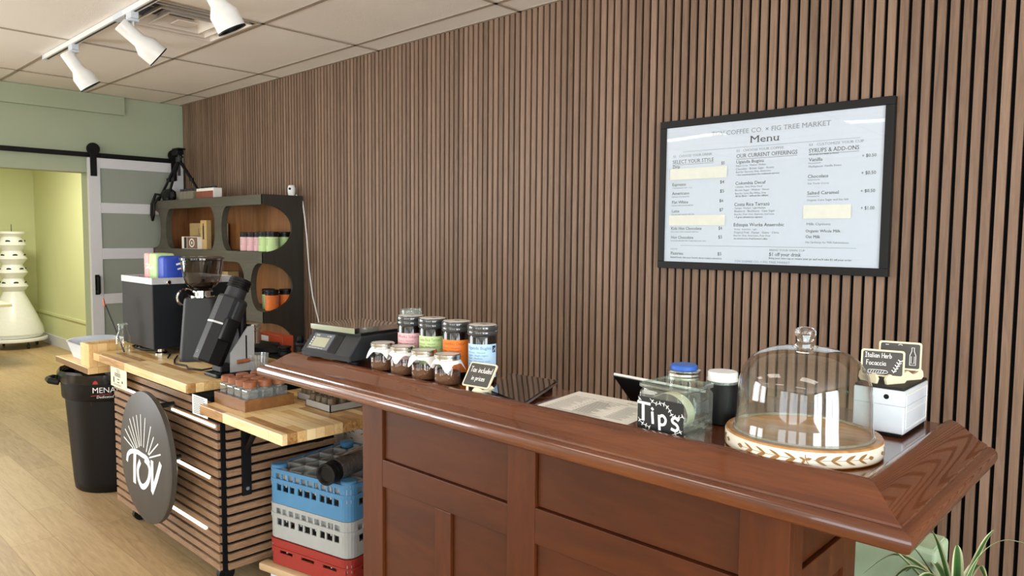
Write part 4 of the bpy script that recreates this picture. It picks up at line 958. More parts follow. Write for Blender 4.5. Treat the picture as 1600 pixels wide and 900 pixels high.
# trash can
L = (-4.70, -1.35, 0); t_ = thing('trash_can', 'tall round black plastic trash can left of the slatted cart', 'trash can', L)
b = B(); b.lathe([(0, .0), (.20, 0), (.212, .012), (.218, .06), (.250, .545), (.262, .55), (.266, .56), (.270, .66), (.278, .665), (.278, .69), (.27, .70), (.262, .70), (.26, .68), (.25, .55), (.2, .02), (0, .02)], seg=64, rfun=lambda a, z: 1-(.02 if (.06 < z < .5 and (a*8/(2*PI)) % 1 > .28) else 0)); obj('can_body', b, M['canblack'], t_, True)
b = B(); b.lathe([(.245, .52), (.255, .69), (.276, .713), (.287, .70), (.286, .67), (.280, .645)], seg=72, rfun=lambda a, z: 1+.012*math.sin(9*a+z*30)+.008*math.sin(23*a)); obj('bin_liner', b, M['bagblack'], t_, True)
for a in (math.radians(-112), math.radians(68)):
    b = B(); b.X = rz(a) @ Matrix.Translation((.27, 0, .64)); b.tube([(0, -.06, 0), (.045, -.055, .01), (.06, 0, .012), (.045, .055, .01), (0, .06, 0)], .018, 10); obj('handle', b, M['canblack'], t_, True)
ca = math.atan2(-2.867+1.35, 4.70)
def canmap(r0): return lambda u, v: ((r0)*math.cos(ca+u/r0), (r0)*math.sin(ca+u/r0), v)
b = B(); b.text('MENARDS', canmap(.2745), -.105, .09, .600, .030, 0, False); b.text('Dedicated to Service', canmap(.2745), -.085, .09, .570, .014, .2, False); obj('white_lettering', b, M['chalk'], t_)
M['red'] = plain('red_print', '#B0252B', .5)
b = B(); b.stroke([(-.115, .583), (-.05, .590), (-.01, .592)], .003, canmap(.2757)); b.grid(lambda u, v: ((.289)*math.cos(ca-.36+u*.10), .289*math.sin(ca-.36+u*.10), .652+v*.020*math.sin(PI*u)**.5), 8, 3); obj('red_mark', b, M['red'], t_)

MENU_TEXT = [
('TOV COFFEE CO. × FIG TREE MARKET', -1.526, -1.036, 1.928, 0.018, 'g'),
('Menu', -1.355, -1.232, 1.8875, 0.027, 'd'),
('01   CHOOSE YOUR DRINK', -1.707, -1.52, 1.85, 0.01, 'g'),
('SELECT YOUR STYLE', -1.709, -1.513, 1.8235, 0.015, 'd'),
('Drip', -1.707, -1.673, 1.8035, 0.013, 'd'),
('$5', -1.478, -1.463, 1.808, 0.012, 'd'),
('Espresso', -1.708, -1.642, 1.7265, 0.013, 'd'),
('Concentrated, rich · 2 oz', -1.707, -1.611, 1.715, 0.006, 'g'),
('$4', -1.481, -1.463, 1.729, 0.013, 'd'),
('Americano', -1.71, -1.624, 1.6885, 0.012, 'd'),
('Espresso, hot water 8oz', -1.709, -1.623, 1.677, 0.006, 'g'),
('$5', -1.48, -1.462, 1.691, 0.013, 'd'),
('Flat White', -1.709, -1.629, 1.65, 0.012, 'd'),
('Espresso with steamed milk 8oz', -1.709, -1.603, 1.639, 0.006, 'g'),
('$6', -1.482, -1.464, 1.6515, 0.012, 'd'),
('Latte', -1.709, -1.671, 1.611, 0.012, 'd'),
('Espresso with steamed milk 12oz', -1.709, -1.597, 1.6, 0.006, 'g'),
('$7', -1.48, -1.464, 1.613, 0.013, 'd'),
('Kids Hot Chocolate', -1.71, -1.561, 1.5355, 0.012, 'd'),
('Chocolate with steamed milk 8oz', -1.71, -1.576, 1.524, 0.006, 'g'),
('$4', -1.482, -1.466, 1.536, 0.013, 'd'),
('Hot Chocolate', -1.709, -1.599, 1.4965, 0.012, 'd'),
('Steamed milk with Fair Trade Chocolate 12oz', -1.71, -1.538, 1.485, 0.006, 'g'),
('$5', -1.482, -1.465, 1.499, 0.013, 'd'),
('FOOD', -1.709, -1.677, 1.4485, 0.006, 'g'),
('Pastries', -1.709, -1.647, 1.426, 0.013, 'd'),
('$5', -1.483, -1.466, 1.428, 0.013, 'd'),
("Baked Fresh. Ask your barista about today's selections", -1.709, -1.464, 1.4115, 0.007, 'd'),
('02   CHOOSE YOUR COFFEE', -1.412, -1.214, 1.8545, 0.009, 'g'),
('OUR CURRENT OFFERINGS', -1.411, -1.159, 1.83, 0.015, 'd'),
('Uganda Bugisu', -1.412, -1.293, 1.8075, 0.012, 'd'),
('Bugisu Co-op · Washed · Medium', -1.412, -1.284, 1.7945, 0.007, 'g'),
('Chocolate · Brown Sugar · Roasts', -1.412, -1.251, 1.7805, 0.008, 'g'),
('Best for: Espresso, Drip, Americano', -1.411, -1.262, 1.7685, 0.007, 'g'),
('• Our recommendation for traditional espresso', -1.411, -1.227, 1.7575, 0.006, 'd'),
('Colombia Decaf', -1.412, -1.283, 1.7205, 0.012, 'd'),
('Colombia · Swiss Water Decaf', -1.413, -1.296, 1.708, 0.007, 'g'),
('Brown Sugar · Walnut · Sweet', -1.412, -1.267, 1.6945, 0.007, 'g'),
('Best for: Latte, Flat White, Drip', -1.412, -1.28, 1.681, 0.007, 'g'),
('All the flavor – without the caffeine', -1.412, -1.271, 1.6705, 0.007, 'd'),
('Costa Rica Tarrazú', -1.414, -1.264, 1.6335, 0.013, 'd'),
('Tarrazú · Washed · Light-Medium', -1.413, -1.28, 1.621, 0.007, 'g'),
('Blueberry · Blackberry · Cane Sugar', -1.413, -1.241, 1.608, 0.008, 'g'),
('Best for: Pour Over, Espresso, Iced Latte', -1.413, -1.243, 1.5955, 0.007, 'g'),
('• A great adventurous espresso', -1.412, -1.291, 1.584, 0.007, 'd'),
('Ethiopia Worka Anaerobic', -1.414, -1.202, 1.55, 0.013, 'd'),
('Worka · Anaerobic · Light', -1.413, -1.313, 1.5345, 0.006, 'g'),
('Tropical Fruit · Papaya · Guava · Citrus', -1.413, -1.221, 1.521, 0.008, 'g'),
('Best for: Drip, Americano, Pour Over', -1.413, -1.256, 1.5085, 0.007, 'g'),
('An adventurous, fruit-forward coffee', -1.413, -1.268, 1.4965, 0.006, 'd'),
('BRING YOUR OWN CUP', -1.258, -1.116, 1.451, 0.007, 'g'),
('$1 off your drink', -1.259, -1.13, 1.4315, 0.013, 'd'),
("Bring your own cup or return your jar and we'll take $1 off your order", -1.259, -0.941, 1.419, 0.007, 'd'),
('TOV COFFEE CO. × FIG TREE MARKET', -1.406, -1.173, 1.402, 0.008, 'g'),
('03   CUSTOMIZE YOUR CUP', -1.115, -0.916, 1.8555, 0.009, 'g'),
('SYRUPS & ADD-ONS', -1.115, -0.931, 1.8305, 0.015, 'd'),
('All syrups are made in house', -1.114, -1.004, 1.82, 0.006, 'd'),
('Vanilla', -1.115, -1.062, 1.7975, 0.012, 'd'),
('Housemade', -1.115, -1.068, 1.788, 0.005, 'g'),
('Madagascar Vanilla Beans', -1.114, -0.992, 1.774, 0.007, 'g'),
('+ $0.50', -0.92, -0.871, 1.8005, 0.011, 'd'),
('Chocolate', -1.115, -1.038, 1.734, 0.012, 'd'),
('Housemade', -1.115, -1.069, 1.7245, 0.005, 'g'),
('Fair Trade Cocoa', -1.115, -1.035, 1.7095, 0.006, 'g'),
('+ $0.50', -0.92, -0.87, 1.7375, 0.012, 'd'),
('Salted Caramel', -1.115, -0.997, 1.6705, 0.012, 'd'),
('Housemade', -1.115, -1.068, 1.6615, 0.005, 'g'),
('Organic Cane Sugar and Sea Salt', -1.115, -0.961, 1.646, 0.007, 'g'),
('+ $0.50', -0.92, -0.87, 1.6725, 0.011, 'd'),
('+ $1.00', -0.917, -0.87, 1.6095, 0.012, 'd'),
('Milk Options', -1.114, -1.023, 1.553, 0.009, 'g'),
('Organic Whole Milk', -1.116, -0.985, 1.526, 0.01, 'd'),
('Oat Milk', -1.115, -1.059, 1.5035, 0.011, 'd'),
('No Upcharge for Milk Substitutions', -1.115, -0.954, 1.484, 0.007, 'g')]

# ============================================================ THE BAR COUNTER
BT = 1.07
BX0, BX1, BYF, BYB, BYR, BXR = -2.31, -.416, -1.505, -1.28, -.94, -.84
L = Vector((-1.2, -1.35, 0)); bar = thing('bar_counter', 'long red-brown varnished wooden bar counter with a moulded rail edge', 'bar counter', L)
b = B(L); b.prism([(BX0, BYF), (BX1, BYF), (BX1, BYR), (BXR, BYR), (BXR, BYB), (BX0, BYB)], 'z', BT-.03, BT); obj('bar_top', b, M['cherry'], bar)
PROF = [(0.0, 1.060), (0.001, 1.074), (0.006, 1.080), (0.014, 1.082), (0.026, 1.079), (0.042, 1.069), (0.058, 1.056), (0.072, 1.046), (0.082, 1.041), (0.088, 1.038), (0.0895, 1.034), (0.096, 1.034), (0.104, 1.030), (0.109, 1.022), (0.110, 1.012), (0.107, 1.002), (0.099, .996), (0.085, .993), (0.04, .992), (0.0, 1.0), (-.004, 1.03)]
def rail(path, m0, m1):
    """path: start, end, outward normal; mitre shift at each end per unit of overhang"""
    b = B(L); (xa, ya), (xb, yb), (nx, ny) = path
    d = Vector((xb-xa, yb-ya)).normalized(); A, D = [], []
    for u, z in PROF:
        A.append(b.v((xa+nx*u-d.x*u*m0, ya+ny*u-d.y*u*m0, z))); D.append(b.v((xb+nx*u+d.x*u*m1, yb+ny*u+d.y*u*m1, z)))
    n = len(PROF); K = 12
    prev = A
    for i in range(n): b.f([A[i], A[(i+1) % n], D[(i+1) % n], D[i]])
    b.f(A[::-1]); b.f(D); return b
obj('arm_rail', rail(((BX0, BYF), (BX1, BYF), (0, -1)), 1, 1), M['cherry'], bar, True)
obj('arm_rail', rail(((BX1, BYF), (BX1, BYR), (1, 0)), 1, 0), M['cherry_y'], bar, True)
obj('arm_rail', rail(((BX0, BYB), (BX0, BYF), (-1, 0)), 0, 1), M['cherry_y'], bar, True)
FY = -1.51
# carcass and framed panels
b = B(L); b.box(-1.925, -.56, -1.492, -1.30, .06, 1.035); b.box(-.84, -.56, -1.30, -1.15, .06, 1.035); b.box(-1.925, -.84, -1.30, -1.0, .90, .93); b.box(-1.925, -1.90, -1.30, -1.0, 0, .90); obj('carcass', b, M['cherry_p'], bar)
def stile(x0, x1, z0=.0, z1=1.0): 
    b = B(L); b.box(x0, x1, FY, FY+.02, z0, z1, .0015); obj('stile', b, M['cherry_z'], bar)
stile(-1.93, -1.827); stile(-1.287, -1.191); stile(-.643, -.5405); stile(-1.575, -1.508, .12, .714)
for x0, x1, z0, z1 in ((-1.827, -1.287, .714, .80), (-1.191, -.643, .722, .815), (-1.827, -1.287, .0, .12), (-1.191, -.643, .0, .12), (-1.827, -1.287, .985, 1.0), (-1.191, -.643, .985, 1.0)):
    b = B(L); b.box(x0, x1, FY+.001, FY+.02, z0, z1, .0015); obj('frame_rail', b, M['cherry'] if False else M['cherry_p'], bar)
for x0, x1, z0, z1 in ((-1.824, -1.290, .803, .99), (-1.188, -.646, .818, .99), (-1.824, -1.578, .123, .711), (-1.505, -1.290, .123, .711), (-1.188, -.646, .123, .719)):
    b = B(L); b.box(x0, x1, FY+.010, FY+.019, z0, z1, .001); obj('front_panel', b, M['cherry_p'], bar)
EX = -.54
for y0, y1, z0, z1, nm in ((FY+.0205, -1.445, 0, 1.0, 'stile'), (-1.205, -1.13, 0, 1.0, 'stile'), (-1.445, -1.205, .775, .845, 'frame_rail'), (-1.445, -1.205, 0, .12, 'frame_rail'), (-1.445, -1.205, .98, 1.0, 'frame_rail')):
    b = B(L); b.box(EX-.02, EX, y0, y1, z0, z1, .0015); obj(nm, b, M['cherry_z'], bar)
for z0, z1 in ((.848, .978), (.123, .772)):
    b = B(L); b.box(EX-.018, EX-.010, -1.442, -1.208, z0, z1); obj('end_panel', b, M['cherry_p'], bar)
b = B(L); b.box(-1.93, EX-.001, FY+.0005, FY+.012, .985, 1.03); b.box(EX-.012, EX-.001, FY+.013, -1.13, .985, 1.03); obj('cornice', b, M['cherry_p'], bar)

# weighing scale
sc = thing('weighing_scale', 'dark grey counter weighing scale with a shiny steel pan and small grey display', 'scale', (-2.125, -1.395, BT), math.radians(6))
W = .125
b = B(); b.prism([(-.135, .018), (-.140, .035), (-.088, .098), (.10, .098), (.10, .018)], 'x', -W, W, .004); obj('housing', b, M['grey_dark'], sc)
b = B(); b.box(-W+.006, W-.006, -.085, .095, .098, .106); obj('pan_support', b, M['black'], sc)
b = B()
b.box(-.112, .112, -.105, .105, .106, .109)
for a in ((-.114, .114, -.107, -.104), (-.114, .114, .104, .107), (-.114, -.111, -.104, .104), (.111, .114, -.104, .104)): b.box(a[0], a[1], a[2], a[3], .108, .124)
b.grid(lambda u, v: (-.112+.224*u, -.105+.21*v, .124+.004*math.sin(PI*u)*math.sin(PI*v)), 16, 16)
obj('steel_pan', b, M['chrome'], sc, True)
sd = Vector((0, .052, .063)).normalized(); nn = Vector((0, -.063, .052)).normalized(); o0 = Vector((0, -.140, .035))
def slope(off): return lambda u, v: tuple(Vector((u, 0, 0))+o0+sd*v+nn*off)
def slab(b, u0, u1, v0, v1, h0, h1):
    q = [slope(h)(u, v) for h in (h0, h1) for u, v in ((u0, v0), (u1, v0), (u1, v1), (u0, v1))]; vs = [b.v(p) for p in q]
    for f in ((0,3,2,1),(4,5,6,7),(0,1,5,4),(1,2,6,5),(2,3,7,6),(3,0,4,7)): b.f([vs[i] for i in f])
b = B(); slab(b, -.100, .005, .010, .072, -.002, .003); obj('display_bezel', b, plain('mid_grey_bezel', '#5B6066', .4), sc)
b = B(); slab(b, -.085, -.012, .020, .056, .003, .0036); obj('display_screen', b, plain('lcd_grey_green', '#A3A58C', .3), sc)
b = B(); slab(b, .012, .050, .004, .078, -.001, .0012); obj('side_recess', b, M['black'], sc)
b = B(); m_ = slope(.0034); b.text('ZAR', m_, -.088, -.068, .061, .006); b.text('x 30k', m_, -.030, -.006, .061, .0055); b.text('MAX 30kg MIN 100g e=5g', m_, -.092, -.020, .0125, .0035)
for k in range(4): b.flat([(-.096, .024+.009*k), (-.091, .024+.009*k), (-.091, .029+.009*k), (-.096, .029+.009*k)], m_)
obj('panel_print', b, M['chalk'], sc)
for x in (-.10, .10):
    for y in (-.10, .075): b = B(); b.cyl((x, y, 0), .022, .018, 18, bev=.004); obj('foot', b, M['black'], sc, True)
b = B(); b.X = Matrix.Translation((W, -.03, .03)) @ Matrix.Rotation(PI/2, 4, 'Y'); b.cyl((0, 0, -.005), .028, .01, 24, bev=.003); obj('side_boss', b, M['grey_dark'], sc, True)

# tall coffee jars
CA = None
def coffee_jar(loc, colour, title, lab, mark=None):
    t_ = thing('coffee_jar', lab, 'jar', loc, group='labelled coffee jars on the bar')
    r, h = .0425, .150
    b = B(); b.lathe([(0, 0), (r-.003, 0), (r, .003), (r, h-.014), (r-.003, h-.006), (r-.005, h)], seg=40); obj('jar_glass', b, M['bean_glass'], t_, True)
    b = B(); b.lathe([(r+.001, h-.008), (r+.003, h-.005), (r+.003, h+.004), (r+.0018, h+.006), (r+.003, h+.008), (r+.003, h+.019), (r+.001, h+.022), (r-.003, h+.022)], seg=40, rfun=None); obj('lid_band', b, M['lid_smoke'], t_, True)
    b = B(); b.lathe([(0, h+.0225), (r-.0025, h+.0225), (r-.001, h+.0215)], seg=40)
    obj('lid_top', b, M['lid_top'], t_, True)
    b = B()
    b.box(-.010, .006, -.002, .0, h+.0228, h+.0232); b.box(.006, .012, -.004, .003, h+.0228, h+.0232); obj('lid_mark', b, M['ink'], t_)
    base = math.atan2(-2.867-loc[1], -loc[0])-.10
    z0, z1 = .020, .118
    b = B(); b.grid(lambda u, v: ((r+.0006)*math.cos(base-1.25+2.5*u), (r+.0006)*math.sin(base-1.25+2.5*u), z0+(z1-z0)*v), 36, 1); obj('paper_label', b, M[colour], t_, True)
    mp = lambda u, v: ((r+.0012)*math.cos(base+u/r), (r+.0012)*math.sin(base+u/r), v)
    b = B(); b.text(title, mp, -.045, .030, .103, .0085)
    for k, (s, x1) in enumerate((('Process:  Natural', .012), ('Origin:  Single region', .020), ('Roast:  Medium', .004), ('Notes:  Wild cherry, cocoa', .026), ('Altitude: 1900 masl', .010), ('Best for: espresso, drip', .020), ('Net weight 12 oz', .0))): b.text(s, mp, -.045, x1, .092-.0085*k, .004)
    obj('label_print', b, M[{'orange_label': 'orange_ink', 'pink_label': 'pink_ink', 'lime_label': 'lime_ink', 'sky_label': 'sky_ink'}[colour]], t_)
    if mark:
        b = B(); m2 = lambda u, v: ((r+.0015)*math.cos(base+u/r), (r+.0015)*math.sin(base+u/r), v); b.grid(lambda u, v: m2(.034+.013*u, .094+.019*v), 4, 1); o_ = obj('square_mark', b, M['slateblack'], t_)
        b = B(); m3 = lambda u, v: ((r+.0018)*math.cos(base+u/r), (r+.0018)*math.sin(base+u/r), v); b.stroke([(.0365, .097), (.0385, .102), (.0415, .104), (.0445, .106)], .0022, m3); b.stroke([(.043, .0965), (.0445, .1), (.0435, .1035)], .0016, m3); b.flat([(.0375, .1065), (.0395, .1065), (.0395, .1085), (.0375, .1085)], m3); obj('mark_swirl', b, M['sky_label'], o_)
    return t_
M['bean_glass'] = plain('glass_full_of_dark_beans', '#140C08', .12, coat=.6, var=.4, scale=120); M['lid_smoke'] = plain('smoky_clear_lid', '#3A3D3F', .1, coat=1.0, var=.3, scale=50); M['lid_top'] = plain('pale_lid_top', '#D7D5D0', .25)
M['pink_label'] = plain('pink_label', '#EFB9BD', .6); M['lime_label'] = plain('lime_label', '#CBE39C', .6); M['orange_label'] = plain('orange_label', '#F07F28', .6); M['sky_label'] = plain('sky_label', '#B4D6F4', .6)
M['pink_ink'] = plain('pink_ink', '#9C6E76', .6); M['lime_ink'] = plain('lime_ink', '#6E8052', .6); M['orange_ink'] = plain('orange_ink', '#A8531A', .6); M['sky_ink'] = plain('sky_ink', '#62798C', .6)
coffee_jar((-1.855, -1.372, BT), 'pink_label', 'Worka Sakaro', 'tall dark coffee jar with pink label, nearest the weighing scale')
coffee_jar((-1.752, -1.368, BT), 'lime_label', 'Costa Rica Tarrazú', 'tall dark coffee jar with light green label, between the pink and orange ones')
coffee_jar((-1.640, -1.368, BT), 'orange_label', 'Colombia Decaf', 'tall dark coffee jar with orange label')
coffee_jar((-1.522, -1.372, BT), 'sky_label', 'Uganda Bugisu', 'tall dark coffee jar with pale blue label and small square emblem', True)
t_ = thing('empty_jar', 'empty clear glass jar standing behind the pink and green coffee jars', 'jar', (-1.912, -1.325, BT)); b = B(); b.lathe([(0, .002), (.032, .0), (.036, .01), (.036, .145), (.034, .156), (.034, .182)], seg=32); obj('jar_glass', b, M['clear_rim'], t_, True)
b = B(); b.lathe([(.034, .164), (.037, .167), (.0345, .171), (.037, .175), (.0345, .179), (.036, .184), (.033, .186)], seg=32); obj('screw_rim', b, M['jarglass'], t_, True)

# sampling jars with paper under the lid
M['grounds'] = plain('ground_coffee', '#6B4428', .85, var=.6, scale=260, bump=.8); M['napkin'] = plain('white_filter_paper', '#F0EFEC', .7, bump=.4, scale=60)
for i, (x, s, lab) in enumerate(((-1.885, 0.3, 'nearest the scale'), (-1.782, 1.1, 'second from the scale'), (-1.680, 0.2, 'third from the scale'), (-1.575, 0.75, 'nearest the tax sign'))):
    t_ = thing('sample_jar', 'small glass jar of ground coffee with paper under its tin lid, '+lab, 'jar', (x, -1.463, BT), group='jars of ground coffee in a row')
    rq = lambda a, z: 1+0.035*math.cos(4*a)
    b = B(); b.lathe([(0, .0015), (.030, .0), (.0345, .004), (.0355, .012), (.0355, .045), (.032, .056), (.030, .060), (.030, .072)], seg=40, rfun=lambda a, z: 1+(0.03*math.cos(4*a) if .003 < z < .05 else 0)); obj('jar_glass', b, M['clear'], t_, True)
    b = B(); b.lathe([(0, .004), (.031, .004), (.033, .012), (.033, .033+.003*i % .004), (.02, .034), (0, .036)], seg=30); obj('ground_coffee', b, M['grounds'], t_, True)
    b = B(); b.lathe([(.0325, .066), (.0345, .067), (.0335, .070), (.0345, .073), (.0345, .080), (.032, .082)], seg=40); obj('lid_ring', b, M['tin'], t_, True)
    b = B(); b.lathe([(0, .0815), (.031, .0815), (.0325, .0812)], seg=40); obj('lid_disc', b, M['lid_top'], t_, True)
    b = B()
    def nap(u, v, s=s):
        a = 2*PI*u; c = abs(math.cos(2*(a+s)))**6; r = .033+(.006+.009*c)*v; return (r*math.cos(a), r*math.sin(a), .066-(.008+.021*c)*v**1.2+.0006*math.sin(9*a)*v)
    b.grid(nap, 72, 6, True); obj('paper_skirt', b, M['napkin'], t_, True)
    t_.scale = (1.12, 1.12, 1.1)

# chalk signs
def chalk_sign(name, label, loc, rot, w, h, lean, write, group=None, z0=.018):
    t_ = thing(name, label, 'sign', loc, rot, group)
    R = Matrix.Translation((0, 0, z0)) @ Matrix.Rotation(-lean, 4, 'X')
    def rr(w, h, r):
        pts = []
        for cx, cz, a0 in ((w/2-r, r, -PI/2), (w/2-r, h-r, 0), (-w/2+r, h-r, PI/2), (-w/2+r, r, PI)):
            for k in range(5): pts.append((cx+r*math.cos(a0+k*PI/8), cz+r*math.sin(a0+k*PI/8)))
        return pts
    b = B(); b.X = R; b.prism(rr(w, h, .006), 'y', 0, .005); obj('sign_frame', b, M['cream'], t_)
    b = B(); b.X = R @ Matrix.Translation((0, 0, .004)); b.prism(rr(w-.008, h-.008, .004), 'y', -.0006, .0); obj('board_face', b, M['slate'], t_)
    b = B(); b.X = R; write(b, lambda u, v: (u, -.0012, v)); obj('chalk_writing', b, M['chalk'], t_)
    for sx in (-1, 1):
        b = B(); X0 = Matrix.Translation((sx*w*.27, 0, 0)) @ rz(-sx*math.radians(40)); b.X = X0
        b.prism([(-.022, 0), (.03, 0), (.036, .006), (.034, .018), (.028, .024), (.012, .015), (.004, .013), (-.004, .017), (-.012, .022), (-.02, .020), (-.026, .012)], 'x', -.003, .003); obj('sign_foot', b, M['cream'], t_)
    return t_
def w1(b, m): hand(b, 'Tax included', m, -.036, .044, .0155, .0016, .80); hand(b, 'in prices', m, -.022, .020, .0135, .0016, .85)
chalk_sign('chalk_sign', 'small chalkboard sign reading Tax included in prices', (-1.425, -1.498, BT), math.radians(6), .094, .074, .62, w1)

# card terminal
TZ = BT
tm = thing('point_of_sale_terminal', 'flat glossy black tilted sales terminal with a silver edge on the bar', 'sales terminal', (-1.39, -1.36, TZ))
def quadslab(b, q, th):
    q = [Vector(p) for p in q]; n = (q[1]-q[0]).cross(q[3]-q[0]).normalized()*th
    if n.z > 0: n = -n
    vs = [b.v(p) for p in q]+[b.v(p+n) for p in q]
    for f in ((0,1,2,3),(7,6,5,4),(0,4,5,1),(1,5,6,2),(2,6,7,3),(3,7,4,0)): b.f([vs[i] for i in f])
off = Vector((-1.39, -1.36, TZ))
TQ = [Vector((-1.372, -1.486, 1.085)), Vector((-1.222, -1.522, 1.081)), Vector((-1.289, -1.307, 1.100)), Vector((-1.456, -1.327, 1.100))]
b = B(off); quadslab(b, TQ, .004); obj('touch_screen', b, M['gloss_black'] if 'gloss_black' in M else M.setdefault('gloss_black', plain('glossy_black_glass', '#08080A', .05, coat=1.0)), tm)
b = B(off); quadslab(b, [p+Vector((0, 0, -.0045)) for p in TQ], .006); obj('silver_edge', b, M['steel'], tm)
b = B(off); b.prism([(-1.44, -1.36), (-1.30, -1.35), (-1.30, -1.315), (-1.44, -1.335)], 'z', BT, 1.084); b.prism([(-1.40, -1.45), (-1.26, -1.48), (-1.31, -1.36), (-1.43, -1.37)], 'z', BT, 1.075); obj('stand_base', b, M['black'], tm)
cd = thing('card_reader', 'small grey card reader between the tax sign and the black terminal', 'card reader', (-1.40, -1.49, TZ))
b = B(); b.prism([(-.03, -.012), (.035, -.028), (.04, .0), (-.02, .022)], 'z', 0, .007, .002); obj('reader_body', b, M['grey_dark'], cd)
b = B(); b.prism([(-.022, -.008), (.032, -.022), (.036, -.016), (-.018, -.001)], 'z', .007, .0078); obj('key_strip', b, M['plate'], cd)
b = B(); b.cyl((-.036, -.004, 0), .008, .011, 16, bev=.002); obj('round_knob', b, M['black'], cd, True)
# printed menu sheet
L = Vector((-1.08, -1.385, BT)); t_ = thing('menu_sheet', 'white printed menu sheet lying flat on the bar', 'paper', L)
S = [(-1.209, -1.494), (-.935, -1.488), (-.962, -1.268), (-1.239, -1.273)]
b = B(L); b.prism(S, 'z', BT+.0004, BT+.0012); obj('sheet', b, M['paper'], t_)
ux = Vector((.274, .006, 0)).normalized(); vy = Vector((-.028, .221, 0)).normalized(); o_ = Vector((-1.209, -1.494, BT+.0016))
m_ = lambda u, v: tuple(o_+ux*u+vy*v)
b = B(L); b.text('Menu', m_, .175, .215, .185, .010); b.text('SELECT YOUR STYLE', m_, .02, .09, .165, .006); b.text('OUR CURRENT OFFERINGS', m_, .10, .19, .165, .006)
for c0, c1, n, s in ((.02, .085, 11, 1), (.10, .175, 18, 2), (.195, .255, 12, 3)): lines(b, m_, c0, c1, .03, .152, n, .0022, s)
for k in range(8): b.text('$5', m_, .088, .094, .145-.014*k, .004)
lines(b, m_, .02, .25, .01, .02, 2, .002, 9); obj('print', b, M['ink'], t_)
# leaning tablet
tb = thing('tablet', 'thin black tablet with a white edge leaning away behind the tips jar', 'tablet', (-1.03, -1.10, .93))
off = Vector((-1.03, -1.10, .93))
q = [Vector((-1.172, -1.20, 1.118)), Vector((-.877, -1.20, 1.111)), Vector((-.877, -1.055, .975)), Vector((-1.172, -1.055, .98))]
b = B(off); quadslab(b, [q[0], q[1], q[2], q[3]], .006); obj('screen_back', b, M['slateblack'], tb)
b = B(off); b.tube([q[0]+Vector((0, 0, .001)), q[1]+Vector((0, 0, .001))], .004, 8); obj('white_edge', b, M['white'], tb, True)
b = B(off); b.box(-1.08, -.96, -1.15, -1.02, .93, .94, .003); b.cyl_between((-1.02, -1.08, .94), (-1.02, -1.10, 1.01), .015, 12); obj('stand', b, M['black'], tb)

# tips jar: heavy square glass
M['heavyglass'] = clear('heavy_pressed_glass', '#F3F9F6', 0.03, 1.75, '#DCE8E3', .05)
L = Vector((-.837, -1.437, BT)); tj = thing('tips_jar', 'square clear glass tips jar with a black Tips label and a folded bank note inside', 'jar', L, math.radians(-3))
hw, hd, H = .0615, .058, .108
def rsq(a, b_, r, n=4):
    pts = []
    for cx, cy, a0 in ((a-r, -b_+r, -PI/2), (a-r, b_-r, 0), (-a+r, b_-r, PI/2), (-a+r, -b_+r, PI)):
        for k in range(n+1): pts.append((cx+r*math.cos(a0+k*PI/2/n), cy+r*math.sin(a0+k*PI/2/n)))
    return pts
def loft(b, secs):
    rings = [[b.v((p[0], p[1], z)) for p in rsq(a, d_, r)] for a, d_, r, z in secs]
    for A, D in zip(rings, rings[1:]):
        n = len(A)
        for i in range(n): b.f([A[i], A[(i+1) % n], D[(i+1) % n], D[i]])
    return rings
b = B(); R_ = loft(b, [(hw-.004, hd-.004, .006, 0), (hw, hd, .008, .004), (hw, hd, .008, .086), (hw-.004, hd-.004, .010, .092), (hw-.004, hd-.004, .010, .095), (hw+.001, hd+.001, .010, .099), (hw+.001, hd+.001, .010, .106), (hw-.003, hd-.003, .010, .108), (hw-.006, hd-.006, .009, .105)]); b.f(R_[0][::-1]); obj('jar_glass', b, M['heavyglass'], tj, True)
b = B(); R_ = loft(b, [(hw-.006, hd-.006, .008, .105), (hw-.007, hd-.007, .008, .06), (hw-.006, hd-.006, .008, .012), (hw-.012, hd-.012, .008, .008)]); b.f(R_[-1]); obj('inner_wall', b, M['clear_green'], tj, True)
b = B(); loft(b, [(hw+.0012, hd+.0012, .010, .100), (hw+.0012, hd+.0012, .010, .105)]); obj('thick_rim', b, M['clear_rim'], tj, True)
b = B(); loft(b, [(hw+.0004, hd+.0004, .008, .001), (hw+.0004, hd+.0004, .008, .008)]); obj('thick_base', b, M['clear_rim'], tj, True)
b = B(); b.prism([(-.0610, .003), (.0540, .003), (.0585, .008), (.0585, .072), (.054, .077), (-.0610, .077)], 'y', -hd-.0012, -hd-.0002); obj('black_label', b, M['slateblack'], tj)
b = B(); m_ = lambda u, v: (u, -hd-.0018, v)
b.stroke([(-.060, .063), (-.028, .0625)], .006, m_, False); b.stroke([(-.046, .062), (-.045, .025)], .0075, m_, False)
b.stroke([(-.021, .045), (-.019, .022)], .0065, m_, False); b.stroke([(-.0215, .0525), (-.0205, .0535)], .007, m_)
b.stroke([(-.003, .041), (-.001, .011)], .0065, m_, False); b.stroke([(-.003, .038), (.006, .043), (.014, .036), (.012, .026), (.004, .022), (-.001, .025)], .006, m_)
b.stroke([(.046, .040), (.038, .044), (.031, .039), (.033, .033), (.042, .029), (.046, .022), (.040, .016), (.030, .018)], .0062, m_)
def vine(pts):
    b.stroke(pts, .0012, m_)
    for i in range(len(pts)-1):
        p = Vector(pts[i]).lerp(Vector(pts[i+1]), .5); d = (Vector(pts[i+1])-Vector(pts[i])).normalized(); n = Vector((-d.y, d.x))
        for s in (-1, 1):
            tip = p+(d*.6+n*s)*.0044; b.stroke([tuple(p), tuple(p.lerp(tip, .5)+d*.0008), tuple(tip)], .0017, m_)
